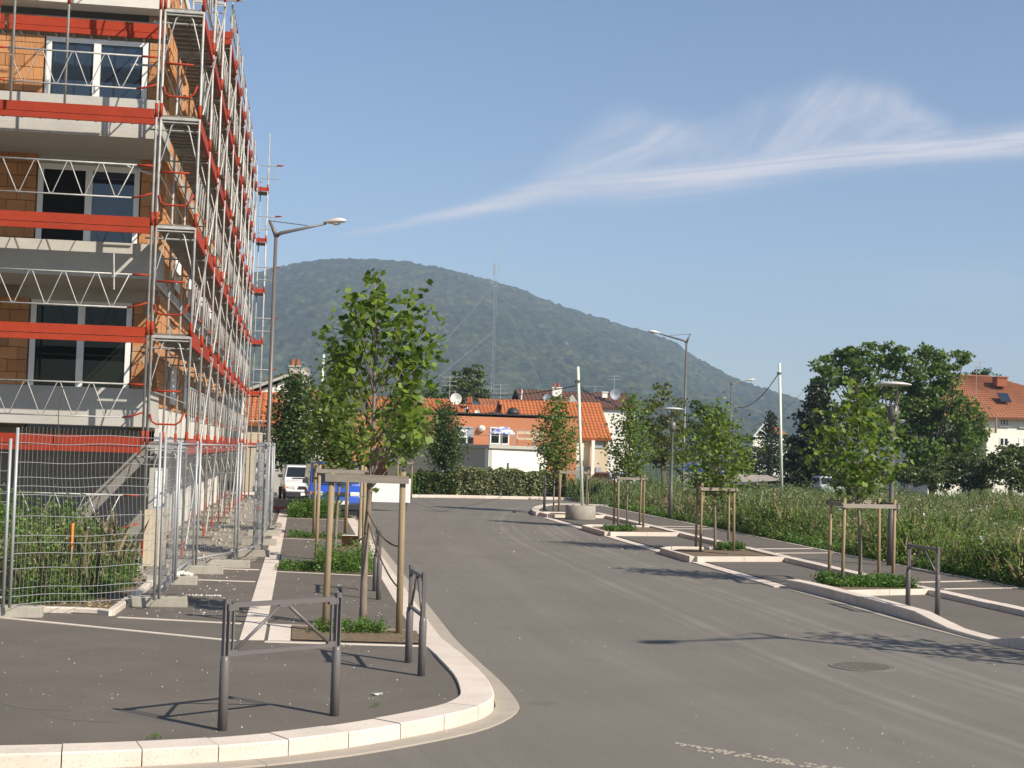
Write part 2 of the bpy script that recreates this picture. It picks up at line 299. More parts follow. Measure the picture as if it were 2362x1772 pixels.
class MB:
    def __init__(s): s.v = []; s.f = []; s.mi = []; s.cur = 0
    def add(s, vs, fs):
        n = len(s.v); s.v += [tuple(v) for v in vs]; s.f += [tuple(i + n for i in f) for f in fs]; s.mi += [s.cur] * len(fs); return s
    def box(s, c, d, rz=0, R=None):
        x, y, z = d[0] / 2, d[1] / 2, d[2] / 2
        vs = [Vector(p) for p in ((-x, -y, -z), (x, -y, -z), (x, y, -z), (-x, y, -z), (-x, -y, z), (x, -y, z), (x, y, z), (-x, y, z))]
        if R is None: R = Matrix.Rotation(rz, 3, 'Z')
        return s.add([R @ v + Vector(c) for v in vs], [(0, 3, 2, 1), (4, 5, 6, 7), (0, 1, 5, 4), (1, 2, 6, 5), (2, 3, 7, 6), (3, 0, 4, 7)])
    def bx(s, x0, x1, y0, y1, z0, z1): return s.box(((x0 + x1) / 2, (y0 + y1) / 2, (z0 + z1) / 2), (x1 - x0, y1 - y0, z1 - z0))
    def tube(s, p0, p1, r, n=6, r1=None, cap=True):
        return s.path([p0, p1], [r, r if r1 is None else r1], n, cap)
    def path(s, pts, r, n=6, cap=True):
        pts = [Vector(p) for p in pts]; k = len(pts)
        if not isinstance(r, (list, tuple)): r = [r] * k
        rings = []
        for i, p in enumerate(pts):
            t = (pts[min(i + 1, k - 1)] - pts[max(i - 1, 0)])
            if t.length < 1e-9: t = Vector((0, 0, 1))
            t.normalize(); a = t.cross(Vector((0, 0, 1)))
            if a.length < .05: a = t.cross(Vector((1, 0, 0)))
            a.normalize(); b = t.cross(a)
            rings.append([p + (a * math.cos(2 * math.pi * j / n) + b * math.sin(2 * math.pi * j / n)) * r[i] for j in range(n)])
        vs = [v for q in rings for v in q]; fs = []
        for i in range(k - 1):
            for j in range(n): fs.append((i * n + j, i * n + (j + 1) % n, (i + 1) * n + (j + 1) % n, (i + 1) * n + j))
        if cap: fs += [tuple(range(n))[::-1], tuple((k - 1) * n + j for j in range(n))]
        return s.add(vs, fs)
    def lathe(s, c, prof, n=16):
        c = Vector(c); vs = []; fs = []
        for r, z in prof:
            for j in range(n): vs.append(c + Vector((r * math.cos(2 * math.pi * j / n), r * math.sin(2 * math.pi * j / n), z)))
        for i in range(len(prof) - 1):
            for j in range(n): fs.append((i * n + j, i * n + (j + 1) % n, (i + 1) * n + (j + 1) % n, (i + 1) * n + j))
        fs += [tuple(range(n))[::-1], tuple((len(prof) - 1) * n + j for j in range(n))]
        return s.add(vs, fs)
    def prism(s, poly, z0, z1):
        n = len(poly); vs = [(p[0], p[1], z0) for p in poly] + [(p[0], p[1], z1) for p in poly]
        a = sum(poly[i][0] * poly[(i + 1) % n][1] - poly[(i + 1) % n][0] * poly[i][1] for i in range(n))
        t = list(range(n)); 
        if a < 0: t = t[::-1]
        return s.add(vs, [tuple(i + n for i in t), tuple(t[::-1])] + [(t[i], t[(i + 1) % n], t[(i + 1) % n] + n, t[i] + n) for i in range(n)])
    def slab(s, pts, th):   # planar polygon with thickness along its normal
        p = [Vector(q) for q in pts]; nrm = (p[1] - p[0]).cross(p[2] - p[0]).normalized(); n = len(p)
        vs = p + [q - nrm * th for q in p]
        return s.add(vs, [tuple(range(n)), tuple(range(n, 2 * n))[::-1]] + [(i, i + n, (i + 1) % n + n, (i + 1) % n) for i in range(n)])
    def mesh(s, name, o=Vector((0, 0, 0))):
        me = bpy.data.meshes.new(name); me.from_pydata([(v[0] - o[0], v[1] - o[1], v[2] - o[2]) for v in s.v], [], s.f)
        if any(s.mi): me.polygons.foreach_set('material_index', s.mi)
        me.update(); return me
    def build(s, name, m, parent=None, smooth=False, kind=None, label=None):
        o = link(name, s.mesh(name, org(parent)), m, parent, smooth)
        if kind: o['kind'] = kind
        if label: o['label'] = label
        return o
def copy_tree(o, parent=None):
    c = o.copy(); COL.objects.link(c); c.parent = parent
    for ch in o.children: copy_tree(ch, c)
    return c
def inst(name, me, parent, loc, rot=None):
    o = bpy.data.objects.new(name, me); COL.objects.link(o); o.parent = parent
    o.location = Vector(loc) - org(parent)
    if rot is not None: o.rotation_euler = rot
    return o

rng = np.random.default_rng(7)
TEMPL = {
    'quad': (np.array([[0, -.5, 0], [.38, 0, .06], [0, .5, 0], [-.38, 0, .06]]), [(0, 1, 2, 3)]),
    'lobe': (np.array([[0, -.5, 0], [.45, -.3, .05], [.32, .02, .03], [.52, .3, .07], [.12, .42, 0], [-.12, .42, 0], [-.52, .3, .07], [-.32, .02, .03], [-.45, -.3, .05]]), [(0, 1, 2, 3, 4, 5, 6, 7, 8)]),
    'blade': (np.array([[-.05, 0, 0], [.05, 0, 0], [.035, .12, .55], [0, .35, 1.0], [-.035, .12, .55]]), [(0, 1, 2, 3, 4)]),
}
def rand_rot(n, up=.5, r=None):
    r = r or rng
    nrm = r.normal(size=(n, 3)); nrm[:, 2] = np.abs(nrm[:, 2]) + up; nrm /= np.linalg.norm(nrm, axis=1)[:, None]
    t = r.normal(size=(n, 3)); t -= nrm * (t * nrm).sum(1)[:, None]; t /= np.linalg.norm(t, axis=1)[:, None]
    return np.stack([t, np.cross(nrm, t), nrm], axis=2)
def scatter_mesh(name, pts, size, templ, R=None, tint=None):
    T, fs = TEMPL[templ]; n, k = len(pts), len(T)
    if R is None: R = rand_rot(n)
    size = np.broadcast_to(size, (n,))
    V = np.einsum('nij,kj->nki', R, T) * size[:, None, None] + pts[:, None, :]
    me = bpy.data.meshes.new(name); me.vertices.add(n * k); me.vertices.foreach_set('co', V.reshape(-1).astype(np.float32))
    F_ = np.concatenate([np.array(f) for f in fs]); lens = np.array([len(f) for f in fs])
    loops = (np.arange(n)[:, None] * k + F_[None, :]).reshape(-1); L_ = np.tile(lens, n)
    me.loops.add(len(loops)); me.loops.foreach_set('vertex_index', loops.astype(np.int32))
    me.polygons.add(len(L_)); me.polygons.foreach_set('loop_start', np.concatenate([[0], np.cumsum(L_)[:-1]]).astype(np.int32)); me.polygons.foreach_set('loop_total', L_.astype(np.int32))
    me.update(calc_edges=True)
    a = me.attributes.new('tint', 'FLOAT', 'POINT'); t = rng.random(n) if tint is None else tint
    a.data.foreach_set('value', np.repeat(t, k).astype(np.float32))
    return me
def leaves(name, pts, size, m, parent, templ='quad', up=.5, kind='stuff', tint=None):
    pts = np.asarray(pts, float); o = org(parent)
    me = scatter_mesh(name, pts - np.array(o), size, templ, rand_rot(len(pts), up), tint)
    ob = link(name, me, m, parent)
    if kind: ob['kind'] = kind
    return ob

def resample(pts, step):
    P = [np.array(p[:2], float) for p in pts]; out = []
    for i in range(len(P) - 1):
        p0, p1, p2, p3 = P[max(i - 1, 0)], P[i], P[i + 1], P[min(i + 2, len(P) - 1)]
        n = max(2, int(np.linalg.norm(p2 - p1) / .12))
        for j in range(n):
            t = j / n; out.append(.5 * ((2 * p1) + (-p0 + p2) * t + (2 * p0 - 5 * p1 + 4 * p2 - p3) * t * t + (-p0 + 3 * p1 - 3 * p2 + p3) * t ** 3))
    out.append(P[-1]); out = np.array(out)
    d = np.concatenate([[0], np.cumsum(np.linalg.norm(np.diff(out, axis=0), axis=1))]); n = max(1, round(d[-1] / step))
    s = np.linspace(0, d[-1], n + 1); return np.stack([np.interp(s, d, out[:, 0]), np.interp(s, d, out[:, 1])], 1)
def offset(P, w):
    t = np.gradient(P, axis=0); t /= np.linalg.norm(t, axis=1)[:, None]
    return P + np.stack([-t[:, 1], t[:, 0]], 1) * w
def stones(name, line, width, z0, z1, m, parent, piece=1.0, gap=.008, bevel=.012, sub=5, ztop=None, jitter=.003):
    """a row of kerb stones along LINE, the body lies to the left by WIDTH; every stone an object"""
    P = resample(line, piece / sub); n = (len(P) - 1) // sub; Q = offset(P, width); out = []
    rr = random.Random(len(P))
    for i in range(max(n, 1)):
        a, b = i * sub, min((i + 1) * sub, len(P) - 1)
        if i == n - 1: b = len(P) - 1
        A, B = P[a:b + 1].copy(), Q[a:b + 1].copy()
        t = A[1] - A[0]; t /= np.linalg.norm(t); A[0] += t * gap; B[0] += t * gap
        dz = rr.uniform(-jitter, jitter); mb = MB(); vs = []; k = len(A)
        for j in range(k):
            nv = (B[j] - A[j]) / max(1e-6, np.linalg.norm(B[j] - A[j])); zt = z1 + dz
            if ztop: zt = ztop(A[j]) + dz
            vs += [(*A[j], z0), (*A[j], zt - bevel), (*(A[j] + nv * bevel), zt), (*(B[j] - nv * bevel * .3), zt), (*B[j], zt - .004), (*B[j], z0)]
        fs = []
        for j in range(k - 1):
            for q in range(6): fs.append((j * 6 + q, (j + 1) * 6 + q, (j + 1) * 6 + (q + 1) % 6, j * 6 + (q + 1) % 6))
        fs += [tuple(range(6)), tuple((k - 1) * 6 + q for q in range(6))[::-1]]
        mb.add(vs, fs)
        o = mb.build(name, m, parent)
        out.append(o)
    return out
def fixn(o):
    bm = bmesh.new(); bm.from_mesh(o.data); bmesh.ops.recalc_face_normals(bm, faces=bm.faces); bm.to_mesh(o.data); bm.free(); return o
def struct(name, mb_or_me, m, label=None):
    o = mb_or_me.build(name, m); o['kind'] = 'structure'
    if label: o['label'] = label
    return o
def sheet(name, poly, z, m, kind='structure'):
    bm = bmesh.new(); vs = [bm.verts.new((p[0], p[1], z)) for p in poly]; f = bm.faces.new(vs)
    if f.normal.z < 0: pass
    bm.normal_update()
    if f.normal.z < 0: f.normal_flip()
    bmesh.ops.triangulate(bm, faces=bm.faces[:]); me = bpy.data.meshes.new(name); bm.to_mesh(me); bm.free()
    o = link(name, me, m, None); o['kind'] = kind; return o

# ------------------------------------------------------------ ground, road, pavements
sheet('ground', [(-3500, -300), (3500, -300), (3500, 3600), (-3500, 3600)], -.06, M['field'])
sheet('road', [(-60, -30), (60, -30), (60, 8), (14, 18.5), (11, 19), (11, 50), (11, 61), (13.5, 61.3), (60, 60), (60, 71), (14, 70), (6, 67.9), (0, 66), (-30, 60), (-30, 52), (-30, 20), (-60, 20)], 0, M['road'])
KO = [(-30, 7.9), (-9, 9.45), (-4, 9.92), (-1.87, 10.13), (-.96, 10.28), (-.08, 10.59), (.75, 11.18), (1.40, 11.86), (1.66, 12.35), (1.74, 12.79), (1.78, 13.7), (1.74, 14.8), (1.70, 15.9), (1.66, 17.2), (1.66, 20), (1.67, 27), (1.68, 34), (1.70, 44), (1.70, 57)]
kp = resample(KO, .2); kin = offset(kp, .29)
kerbL = bpy.data.objects.new('left_kerb', None); COL.objects.link(kerbL); kerbL['kind'] = 'structure'
zt = lambda p: .125 if p[1] < 15.2 else (.125 - .045 * min(1, (p[1] - 15.2) / 1.5))
stones('kerb_stone', [tuple(p) for p in kp if p[1] < 16][::1], .29, -.05, .125, M['kerb'], kerbL, .52, ztop=zt, sub=3)
stones('kerb_stone', [tuple(p) for p in kp if p[1] >= 15.8][::2], .29, -.05, .125, M['kerb'], kerbL, 1.0, ztop=zt)
KG = [tuple(p) for p in offset(kp, -.005)]
gutL = bpy.data.objects.new('gutter_strip', None); COL.objects.link(gutL); gutL['kind'] = 'structure'
gg = [tuple(p) for p in offset(kp[: int(len(kp) * .86)], -.21)][::4]
stones('gutter_slab', gg, .205, -.05, .012, M['gutter'], gutL, 2.0, gap=.005, bevel=.003, sub=8, jitter=.001)
inner = [tuple(p) for p in kin[::2]]
sheet('pavement', inner + [(1.41, 57), (-.3, 57), (-60, 57), (-60, 16.2 + 9), (-60, 12)], .10, M['walk'])
# building plot and soil bed
sheet('building_plot', [(-60, 23), (-3.0, 23), (-2.15, 21.9), (-.72, 27), (-.66, 56), (-60, 56)], .106, M['rubble'])
sheet('weed_bed', [(-60, 18.6), (-3.05, 18.55), (-2.2, 18.28), (-2.1, 22.0), (-3, 23), (-60, 23.2)], .112, M['soil'])
bedk = bpy.data.objects.new('bed_kerb', None); COL.objects.link(bedk); bedk['kind'] = 'structure'
stones('edging_stone', [(-12, 19.0), (-3.07, 18.47), (-2.5, 18.3), (-2.19, 18.19)], .09, .02, .17, M['kerb'], bedk, 1.0, sub=2)
stones('edging_stone', [(-2.13, 18.22), (-2.08, 20.2), (-2.04, 22.3)], .09, .02, .17, M['kerb'], bedk, 1.0, sub=2)
# flush pale bands in the left pavement
def flush(name, rows, width=.1, z=.108, piece=1.0, m='kerb', x=1):
    p = bpy.data.objects.new(name, None); COL.objects.link(p); p['kind'] = 'structure'
    for r in rows: stones('paving_stone' if width > .15 else 'edging_stone', r, width, .0, z, M[m], p, piece, gap=.005, bevel=.002, sub=1, jitter=.001)
    return p
flush('pavement_band', [[(-.31, 16.16), (-.31, 50)]], .26)
flush('pavement_edging', [[(1.42, 15.86), (-.29, 16.07)], [(-.60, 16.10), (-3.4, 17.92), (-9, 21.5)], [(-.6, 17.64), (-2.05, 18.10)], [(1.38, 17.17), (-.3, 17.62)], [(1.4, 24.4), (-.28, 24.95)], [(-.6, 25.2), (-1.6, 25.3)], [(1.4, 25.9), (-.28, 26.4)], [(1.4, 33.1), (-.28, 33.88)], [(1.4, 34.9), (-.28, 35.4)], [(1.4, 42.6), (-.28, 43.45)], [(-.6, 23.0), (-1.7, 23.2)]], .085)
for ob in [(-.29, .0, 16.0, 17.5)]: 
    flush('planter_corner', [[(-.03, 16.15), (-.03, 17.5)]], .24)
def bed(poly, z=.114): 
    o = sheet('planting_bed', poly, z, M['soil']); return o
bed([(-.02, 16.17), (1.40, 15.98), (1.40, 17.08), (-.02, 17.45)])
bed([(-.28, 25.02), (1.38, 24.5), (1.38, 25.85), (-.28, 26.3)])
bed([(-.28, 33.95), (1.38, 33.2), (1.38, 34.85), (-.28, 35.3)])
bed([(-.28, 43.5), (1.38, 42.7), (1.38, 43.6), (-.28, 44.3)])

# right side: parking bays, raised kerbs, pavement
BAY = .028
sheet('parking_bay', [(8.5, 25.1), (10.4, 25.2), (10.55, 52.0), (8.75, 51.5), (8.6, 49)], BAY, M['bay'])
sheet('right_pavement', [(10.78, 16), (60, 16), (60, 23), (12.55, 23), (12.5, 60.3), (10.6, 60.3), (9.6, 58.2), (8.95, 55.0), (8.62, 51.9), (9.0, 51.6), (10.62, 52.0)], .10, M['walk'])
sheet('crossing_pavement', [(9.15, 14.6), (8.72, 17), (8.7, 20), (8.65, 24.7), (10.7, 25.1), (10.9, 15), (30, 10), (9.5, 12.9)], .044, M['walk'])
rk = bpy.data.objects.new('right_kerb', None); COL.objects.link(rk); rk['kind'] = 'structure'
def zr(p):
    y = p[1]
    if 18.6 <= y <= 19.8: return .05 + .10 * (y - 18.6) / 1.2
    if 17.5 <= y < 18.6: return .05
    if y < 17.5: return .05 + .10 * min(1, (17.5 - y) / .5)
    return .15
stones('kerb_stone', [(9.4, 13.6), (8.78, 16.7), (8.60, 17.6), (8.58, 18.8), (8.62, 20.3), (8.60, 22), (8.52, 24.0), (8.42, 24.75)][::-1], .24, -.05, .15, M['kerb'], rk, .95, ztop=zr)
stones('kerb_stone', [(8.66, 24.78), (10.55, 24.95)][::-1], .12, 0, .12, M['kerb'], rk, .9, sub=1)
stones('kerb_stone', [(10.5, 23.62), (8.8, 23.08)], .11, .0, .135, M['kerb'], rk, .9, sub=1)
stones('gutter_slab', [(9.25, 13.6), (8.62, 16.9), (8.42, 19.5), (8.40, 22), (8.33, 24.6)][::-1], .13, -.05, .008, M['gutter'], rk, 1.2, bevel=.002, jitter=.001)
stones('gutter_slab', [(8.22, 24.8), (8.22, 33), (8.24, 42), (8.25, 49.5), (8.3, 51.2)][::-1], .27, -.05, .02, M['kerb'], rk, 1.0, bevel=.003, jitter=.002)
stones('kerb_stone', [(8.26, 51.2), (8.32, 52.4), (8.66, 54.6), (9.3, 57.4), (10.2, 59.9), (10.9, 60.6), (13.6, 60.4)][::-1], .26, -.05, .14, M['kerb'], rk, .9)
# long kerb between bays and pavement
stones('kerb_stone', [(10.86, 15.6), (10.80, 20), (10.68, 26), (10.68, 34), (10.70, 42), (10.78, 52.4)][::-1], -.26, .0, .125, M['kerb'], rk, 1.0)
fixs = [o for o in rk.children]
for o in list(rk.children) + list(kerbL.children) + list(gutL.children) + list(bedk.children): fixn(o)
fw = flush('right_pavement_edging', [[(12.66, 23.8), (12.6, 27)], [(12.55, 27), (12.45, 32), (12.5, 38), (12.5, 60)], [(12.52, 24.48), (10.9, 23.98)], [(12.56, 25.89), (10.97, 25.25)], [(12.28, 32.95), (10.7, 32.4)], [(12.3, 34.4), (10.7, 33.8)], [(12.3, 42.9), (10.8, 42.4)], [(12.3, 44.2), (10.8, 43.7)]], .09)
# planters in the parking strip
def planter(x0, x1, y0, y1):
    p = bpy.data.objects.new('planter_kerb', None); COL.objects.link(p); p['kind'] = 'structure'
    s = .55
    for r in ([(x0, y0), (x1, y0 + s)], [(x1, y1 - .35), (x0 + .35, y1 - .5)], [(x0 + .35, y1 - .5), (x0, y1 - 1.0)], [(x0, y1 - 1.0), (x0, y0)]):
        for o in stones('kerb_stone', r, -.11, 0, .135, M['kerb'], p, .95, sub=1): fixn(o)
    bed([(x0 + .1, y0 + .12), (x1, y0 + s + .1), (x1, y1 - .5), (x0 + .45, y1 - .65), (x0 + .12, y1 - 1.1)], .09)
planter(8.3, 10.5, 30.3, 33.9); planter(8.35, 10.5, 39.3, 43.6); planter(8.5, 10.5, 49.6, 52.2)
bed([(8.75, 24.6), (8.9, 23.2), (10.5, 23.7), (10.5, 24.85)], .128)
# far kerb and verge
fk = bpy.data.objects.new('far_kerb', None); COL.objects.link(fk); fk['kind'] = 'structure'
for o in stones('kerb_stone', [(14.5, 70.0), (8.4, 68.6), (6.2, 68.0), (2.7, 66.6), (-4, 64.8)], -.22, 0, .13, M['kerb'], fk, 1.2, sub=2): fixn(o)
# manhole cover and small marks
t = thing('manhole_cover', 'round rusty cast iron manhole cover set in the road', 'manhole cover', (6.1, 15.35, 0))
mb = MB(); mb.lathe((6.1, 15.35, 0), [(.36, .0), (.36, .008), (.33, .010), (.33, .006)], 28); mb.build('rim', M['wear'], t)
mb = MB()
for i in range(-6, 7):
    for j in range(-6, 7):
        if math.hypot(i, j) < 6.1: mb.box((6.1 + i * .049, 15.35 + j * .049, .009), (.032, .032, .006), .4)
mb.build('raised_grid', M['road'], t, kind='stuff')
mb = MB(); mb.lathe((6.1, 15.35, 0), [(.325, .001), (.325, .007)], 24); mb.build('plate', M['road'], t)
# worn tyre print in plaster dust (raised dabs of dried mud)
mb = MB(); rr = random.Random(5)
a, b = G(1560, 1715), G(2050, 1790)
for i in range(46):
    for j in range(4):
        if rr.random() < .5: continue
        p = a.lerp(b, i / 46) + Vector((j * .02, -j * .075, 0)); s = rr.uniform(.6, 1)
        mb.box((p.x + rr.uniform(-.01, .01), p.y, .0015), (.05 * s, .04 * s, .003), .3)
o = mb.build('dried_mud', M['gutter']); tag(o, 'broken line of pale dried mud pressed by a tyre at the foot of the road', 'mud', kind='stuff')
# pale scuff lines on the left pavement
def scuff(pts, w, label):
    P = resample([G(x, y, .1) for x, y in pts], .1); Q = offset(P, w); k = len(P); mb = MB(); tp = [max(.15, math.sin(math.pi * (i + .5) / k)) for i in range(k)]
    mb.add([(*P[i], .1022) for i in range(k)] + [(*(P[i] + (Q[i] - P[i]) * tp[i]), .1022) for i in range(k)], [(i, i + 1, k + i + 1, k + i) for i in range(k - 1)]); o = mb.build('scuff_mark', M['wear']); tag(o, label, 'scuff', kind='stuff')
scuff([(-40, 1612), (0, 1621), (72, 1636), (180, 1640)], .02, 'pale curved scuff line on the near left pavement')
scuff([(95, 1643), (150, 1660), (280, 1668)], .018, 'second pale scuff line branching on the near left pavement')
scuff([(85, 1495), (120, 1499), (165, 1502)], .015, 'faint short scuff farther back on the left pavement')
# loose crumbs of plaster and gravel
def crumbs(name, spec, label):
    mb = MB(); r = random.Random(3)
    for (x0, x1, y0, y1, n, s0, s1, z) in spec:
        for _ in range(n):
            x, y = r.uniform(x0, x1), r.uniform(y0, y1); s = r.uniform(s0, s1) * r.choice((.6, .8, 1))
            q = [(x + s * math.cos(a) * r.uniform(.6, 1), y + s * math.sin(a) * r.uniform(.6, 1), z + s * .1) for a in (0, 1.5, 3, 4.6)]
            mb.add(q + [(x, y, z + s * r.uniform(.7, 1.3))], [(0, 1, 4), (1, 2, 4), (2, 3, 4), (3, 0, 4)])
    o = mb.build(name, M['block' if name == 'site_rubble' else 'plaster']); tag(o, label, 'debris', kind='stuff')
crumbs('plaster_crumbs', [(-2.0, -.7, 18.2, 21.8, 120, .006, .015, .1), (-1.5, -1.0, 20.7, 20.9, 60, .008, .016, .1), (-3, 1.3, 11, 16, 150, .004, .009, .1), (-.2, 1.3, 17.8, 24, 70, .006, .012, .1), (-2, -.8, 22, 25, 50, .008, .02, .1), (-2.6, -1.2, 25, 36, 80, .01, .02, .1), (-.2, 1.3, 27, 41, 80, .01, .02, .1)], 'white plaster crumbs scattered over the left pavement')
crumbs('road_gravel', [(2.0, 8, 9, 30, 130, .004, .011, 0), (2, 8, 30, 50, 50, .01, .02, 0), (3.5, 5, 9.5, 12, 40, .004, .01, 0)], 'small pale stones lying loose on the road')

# ------------------------------------------------------------ hill and far land
def noise2(x, y, cell, seed):
    r = np.random.default_rng(seed); T = r.random((257, 257)); X, Y = x / cell, y / cell
    xi, yi = np.floor(X).astype(int), np.floor(Y).astype(int); fx, fy = X - xi, Y - yi; fx = fx * fx * (3 - 2 * fx); fy = fy * fy * (3 - 2 * fy)
    g = lambda i, j: T[(xi + i) % 257, (yi + j) % 257]
    return (g(0, 0) * (1 - fx) + g(1, 0) * fx) * (1 - fy) + (g(0, 1) * (1 - fx) + g(1, 1) * fx) * fy
RID = [(-400, 900), (0, 770), (300, 690), (560, 645), (600, 641), (641, 630), (740, 615), (800, 612), (940, 620), (1068, 641), (1175, 668), (1282, 710), (1389, 745), (1495, 775), (1560, 800), (1602, 832), (1709, 887), (1816, 918), (1950, 960), (2150, 1010), (2500, 1055), (3200, 1075)]
ra, rb = zip(*[ab(x, y) for x, y in RID])
az = np.linspace(ab(-900, 0)[0], ab(2900, 0)[0], 900); D1, D0 = 2600., 1000.
rs = D0 + (D1 - D0) * np.linspace(0, 1.12, 300)
AZ, RR = np.meshgrid(az, rs); RX, RY = AZ * RR, RR
h1 = np.interp(AZ, ra, rb) * D1 + CH; tt = np.clip((RR - D0) / (D1 - D0), 0, 1)
tt = 1 - (1 - tt) ** 1.25; 
Z = h1 * (tt * tt * (3 - 2 * tt) * .35 + tt * .65)
far = RR > D1; Z = np.where(far, h1 - (RR - D1) * .25, Z)
gul = (noise2(RX, RY * .35, 160, 2) - .5) * 34 + (noise2(RX, RY * .5, 70, 3) - .5) * 10
Z += gul * np.sin(np.clip(tt, 0, 1) * math.pi) ** 1.0
bumpy = noise2(RX, RY, 9.5, 4) * 9 + noise2(RX + 77, RY, 5, 5) * 4 + noise2(RX, RY, 30, 6) * 3
Z += (bumpy - 9) * np.clip(tt * 6, 0, 1); Z = np.where(RR <= D0 + 1, -2, Z)
nz, na = AZ.shape; me = bpy.data.meshes.new('hill'); me.vertices.add(nz * na)
me.vertices.foreach_set('co', np.stack([RX, RY, Z], 2).reshape(-1).astype(np.float32))
ii = (np.arange(nz - 1)[:, None] * na + np.arange(na - 1)[None, :]).reshape(-1)
lp = np.stack([ii, ii + 1, ii + na + 1, ii + na], 1).reshape(-1)
me.loops.add(len(lp)); me.loops.foreach_set('vertex_index', lp.astype(np.int32)); me.polygons.add(len(ii))
me.polygons.foreach_set('loop_start', (np.arange(len(ii)) * 4).astype(np.int32)); me.polygons.foreach_set('loop_total', np.full(len(ii), 4, np.int32)); me.update(calc_edges=True)
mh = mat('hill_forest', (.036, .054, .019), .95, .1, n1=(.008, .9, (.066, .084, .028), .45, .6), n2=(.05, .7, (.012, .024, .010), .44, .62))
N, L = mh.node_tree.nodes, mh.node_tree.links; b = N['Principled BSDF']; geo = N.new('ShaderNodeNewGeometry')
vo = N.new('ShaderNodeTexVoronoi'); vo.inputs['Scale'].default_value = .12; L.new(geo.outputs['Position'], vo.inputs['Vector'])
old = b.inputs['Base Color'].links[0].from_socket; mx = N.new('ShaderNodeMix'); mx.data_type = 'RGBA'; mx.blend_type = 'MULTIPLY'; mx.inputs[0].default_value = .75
cr = N.new('ShaderNodeMapRange'); cr.inputs['From Max'].default_value = .8; cr.inputs['To Min'].default_value = 1.7; cr.inputs['To Max'].default_value = .2; L.new(vo.outputs['Distance'], cr.inputs[0])  # paints shade between tree crowns: bright centres, dark gaps
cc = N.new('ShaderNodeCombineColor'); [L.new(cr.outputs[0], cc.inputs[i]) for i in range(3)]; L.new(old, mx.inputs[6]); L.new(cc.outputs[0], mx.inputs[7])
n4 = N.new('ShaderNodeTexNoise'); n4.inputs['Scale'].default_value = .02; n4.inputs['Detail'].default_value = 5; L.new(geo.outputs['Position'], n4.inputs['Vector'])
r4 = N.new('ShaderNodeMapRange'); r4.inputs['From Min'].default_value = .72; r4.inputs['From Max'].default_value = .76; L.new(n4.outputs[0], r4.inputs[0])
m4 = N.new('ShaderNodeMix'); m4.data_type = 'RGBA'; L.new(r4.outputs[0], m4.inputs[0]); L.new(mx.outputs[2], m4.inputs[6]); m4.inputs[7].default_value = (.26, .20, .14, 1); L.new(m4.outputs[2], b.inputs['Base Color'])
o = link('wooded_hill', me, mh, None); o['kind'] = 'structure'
# air
mb = MB(); mb.bx(-2700, 2900, -120, 3450, -3.5, 360)
hz = mb.build('haze', None); hz['kind'] = 'stuff'; m = bpy.data.materials.new('haze_air'); m.use_nodes = True; N, L = m.node_tree.nodes, m.node_tree.links; N.clear()
pv = N.new('ShaderNodeVolumePrincipled'); pv.inputs['Color'].default_value = (.60, .75, .99, 1); pv.inputs['Density'].default_value = .00025; pv.inputs['Anisotropy'].default_value = 0.0
oo = N.new('ShaderNodeOutputMaterial'); L.new(pv.outputs[0], oo.inputs['Volume']); hz.data.materials.append(m); m.cycles.homogeneous_volume = True if hasattr(m, 'cycles') and hasattr(m.cycles, 'homogeneous_volume') else False

# ------------------------------------------------------------ apartment block under construction
BX, BY, BE = -2.93, 30.5, 57.6      # side wall X, front wall Y, far end
FL = [2.46, 5.24, 7.9, 10.75]       # underside levels of floor slabs
bt = thing('apartment_building', 'unfinished brick apartment block behind orange and steel scaffolding', 'building', (BX, BY, .1))
# windows (x0,x1,z0,z1)
WINF = [(-5.44, -3.46, 2.72, 4.97), (-5.42, -3.42, 5.5, 7.72), (-5.38, -3.36, 8.2, 10.32)]
mb = MB(); T = .3
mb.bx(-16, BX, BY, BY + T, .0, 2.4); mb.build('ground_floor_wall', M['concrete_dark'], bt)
mb = MB(); mb.bx(-16, -7.2, BY, BY + T, 2.4, 12.1); mb.bx(-7.2, BX - .1, BY + .06, BY + .3, 11.9, 12.1); mb.build('wall', M['mortar'], bt)
mb = MB()
for (x0, x1, z0, z1), zz in zip(WINF, ((2.4, 5.3), (5.3, 8.05), (8.05, 10.75))):
    for q0, q1 in ((-7.2, x0 - .02), (x1 + .02, BX - .05)): mb = MB(); mb.bx(q0, q1, BY + .05, BY + T, zz[0], zz[1]); mb.build('mortar_bed', M['mortar'], bt)
mb = MB()
for (x0, x1, z0, z1), zz in zip(WINF, (5.3, 8.05, 10.75)):
    mb = MB(); mb.bx(x0 - .25, x1 + .25, BY - .004, BY + .28, z1 + .0, zz - .02); mb.build('lintel', M['concrete'], bt)
brick_me = MB().box((0, 0, 0), (.362, .12, .238)).mesh('brick'); brick_me.materials.append(M['brick'])
half_me = MB().box((0, 0, 0), (.18, .12, .238)).mesh('half_brick'); half_me.materials.append(M['brick'])
rr = random.Random(11)
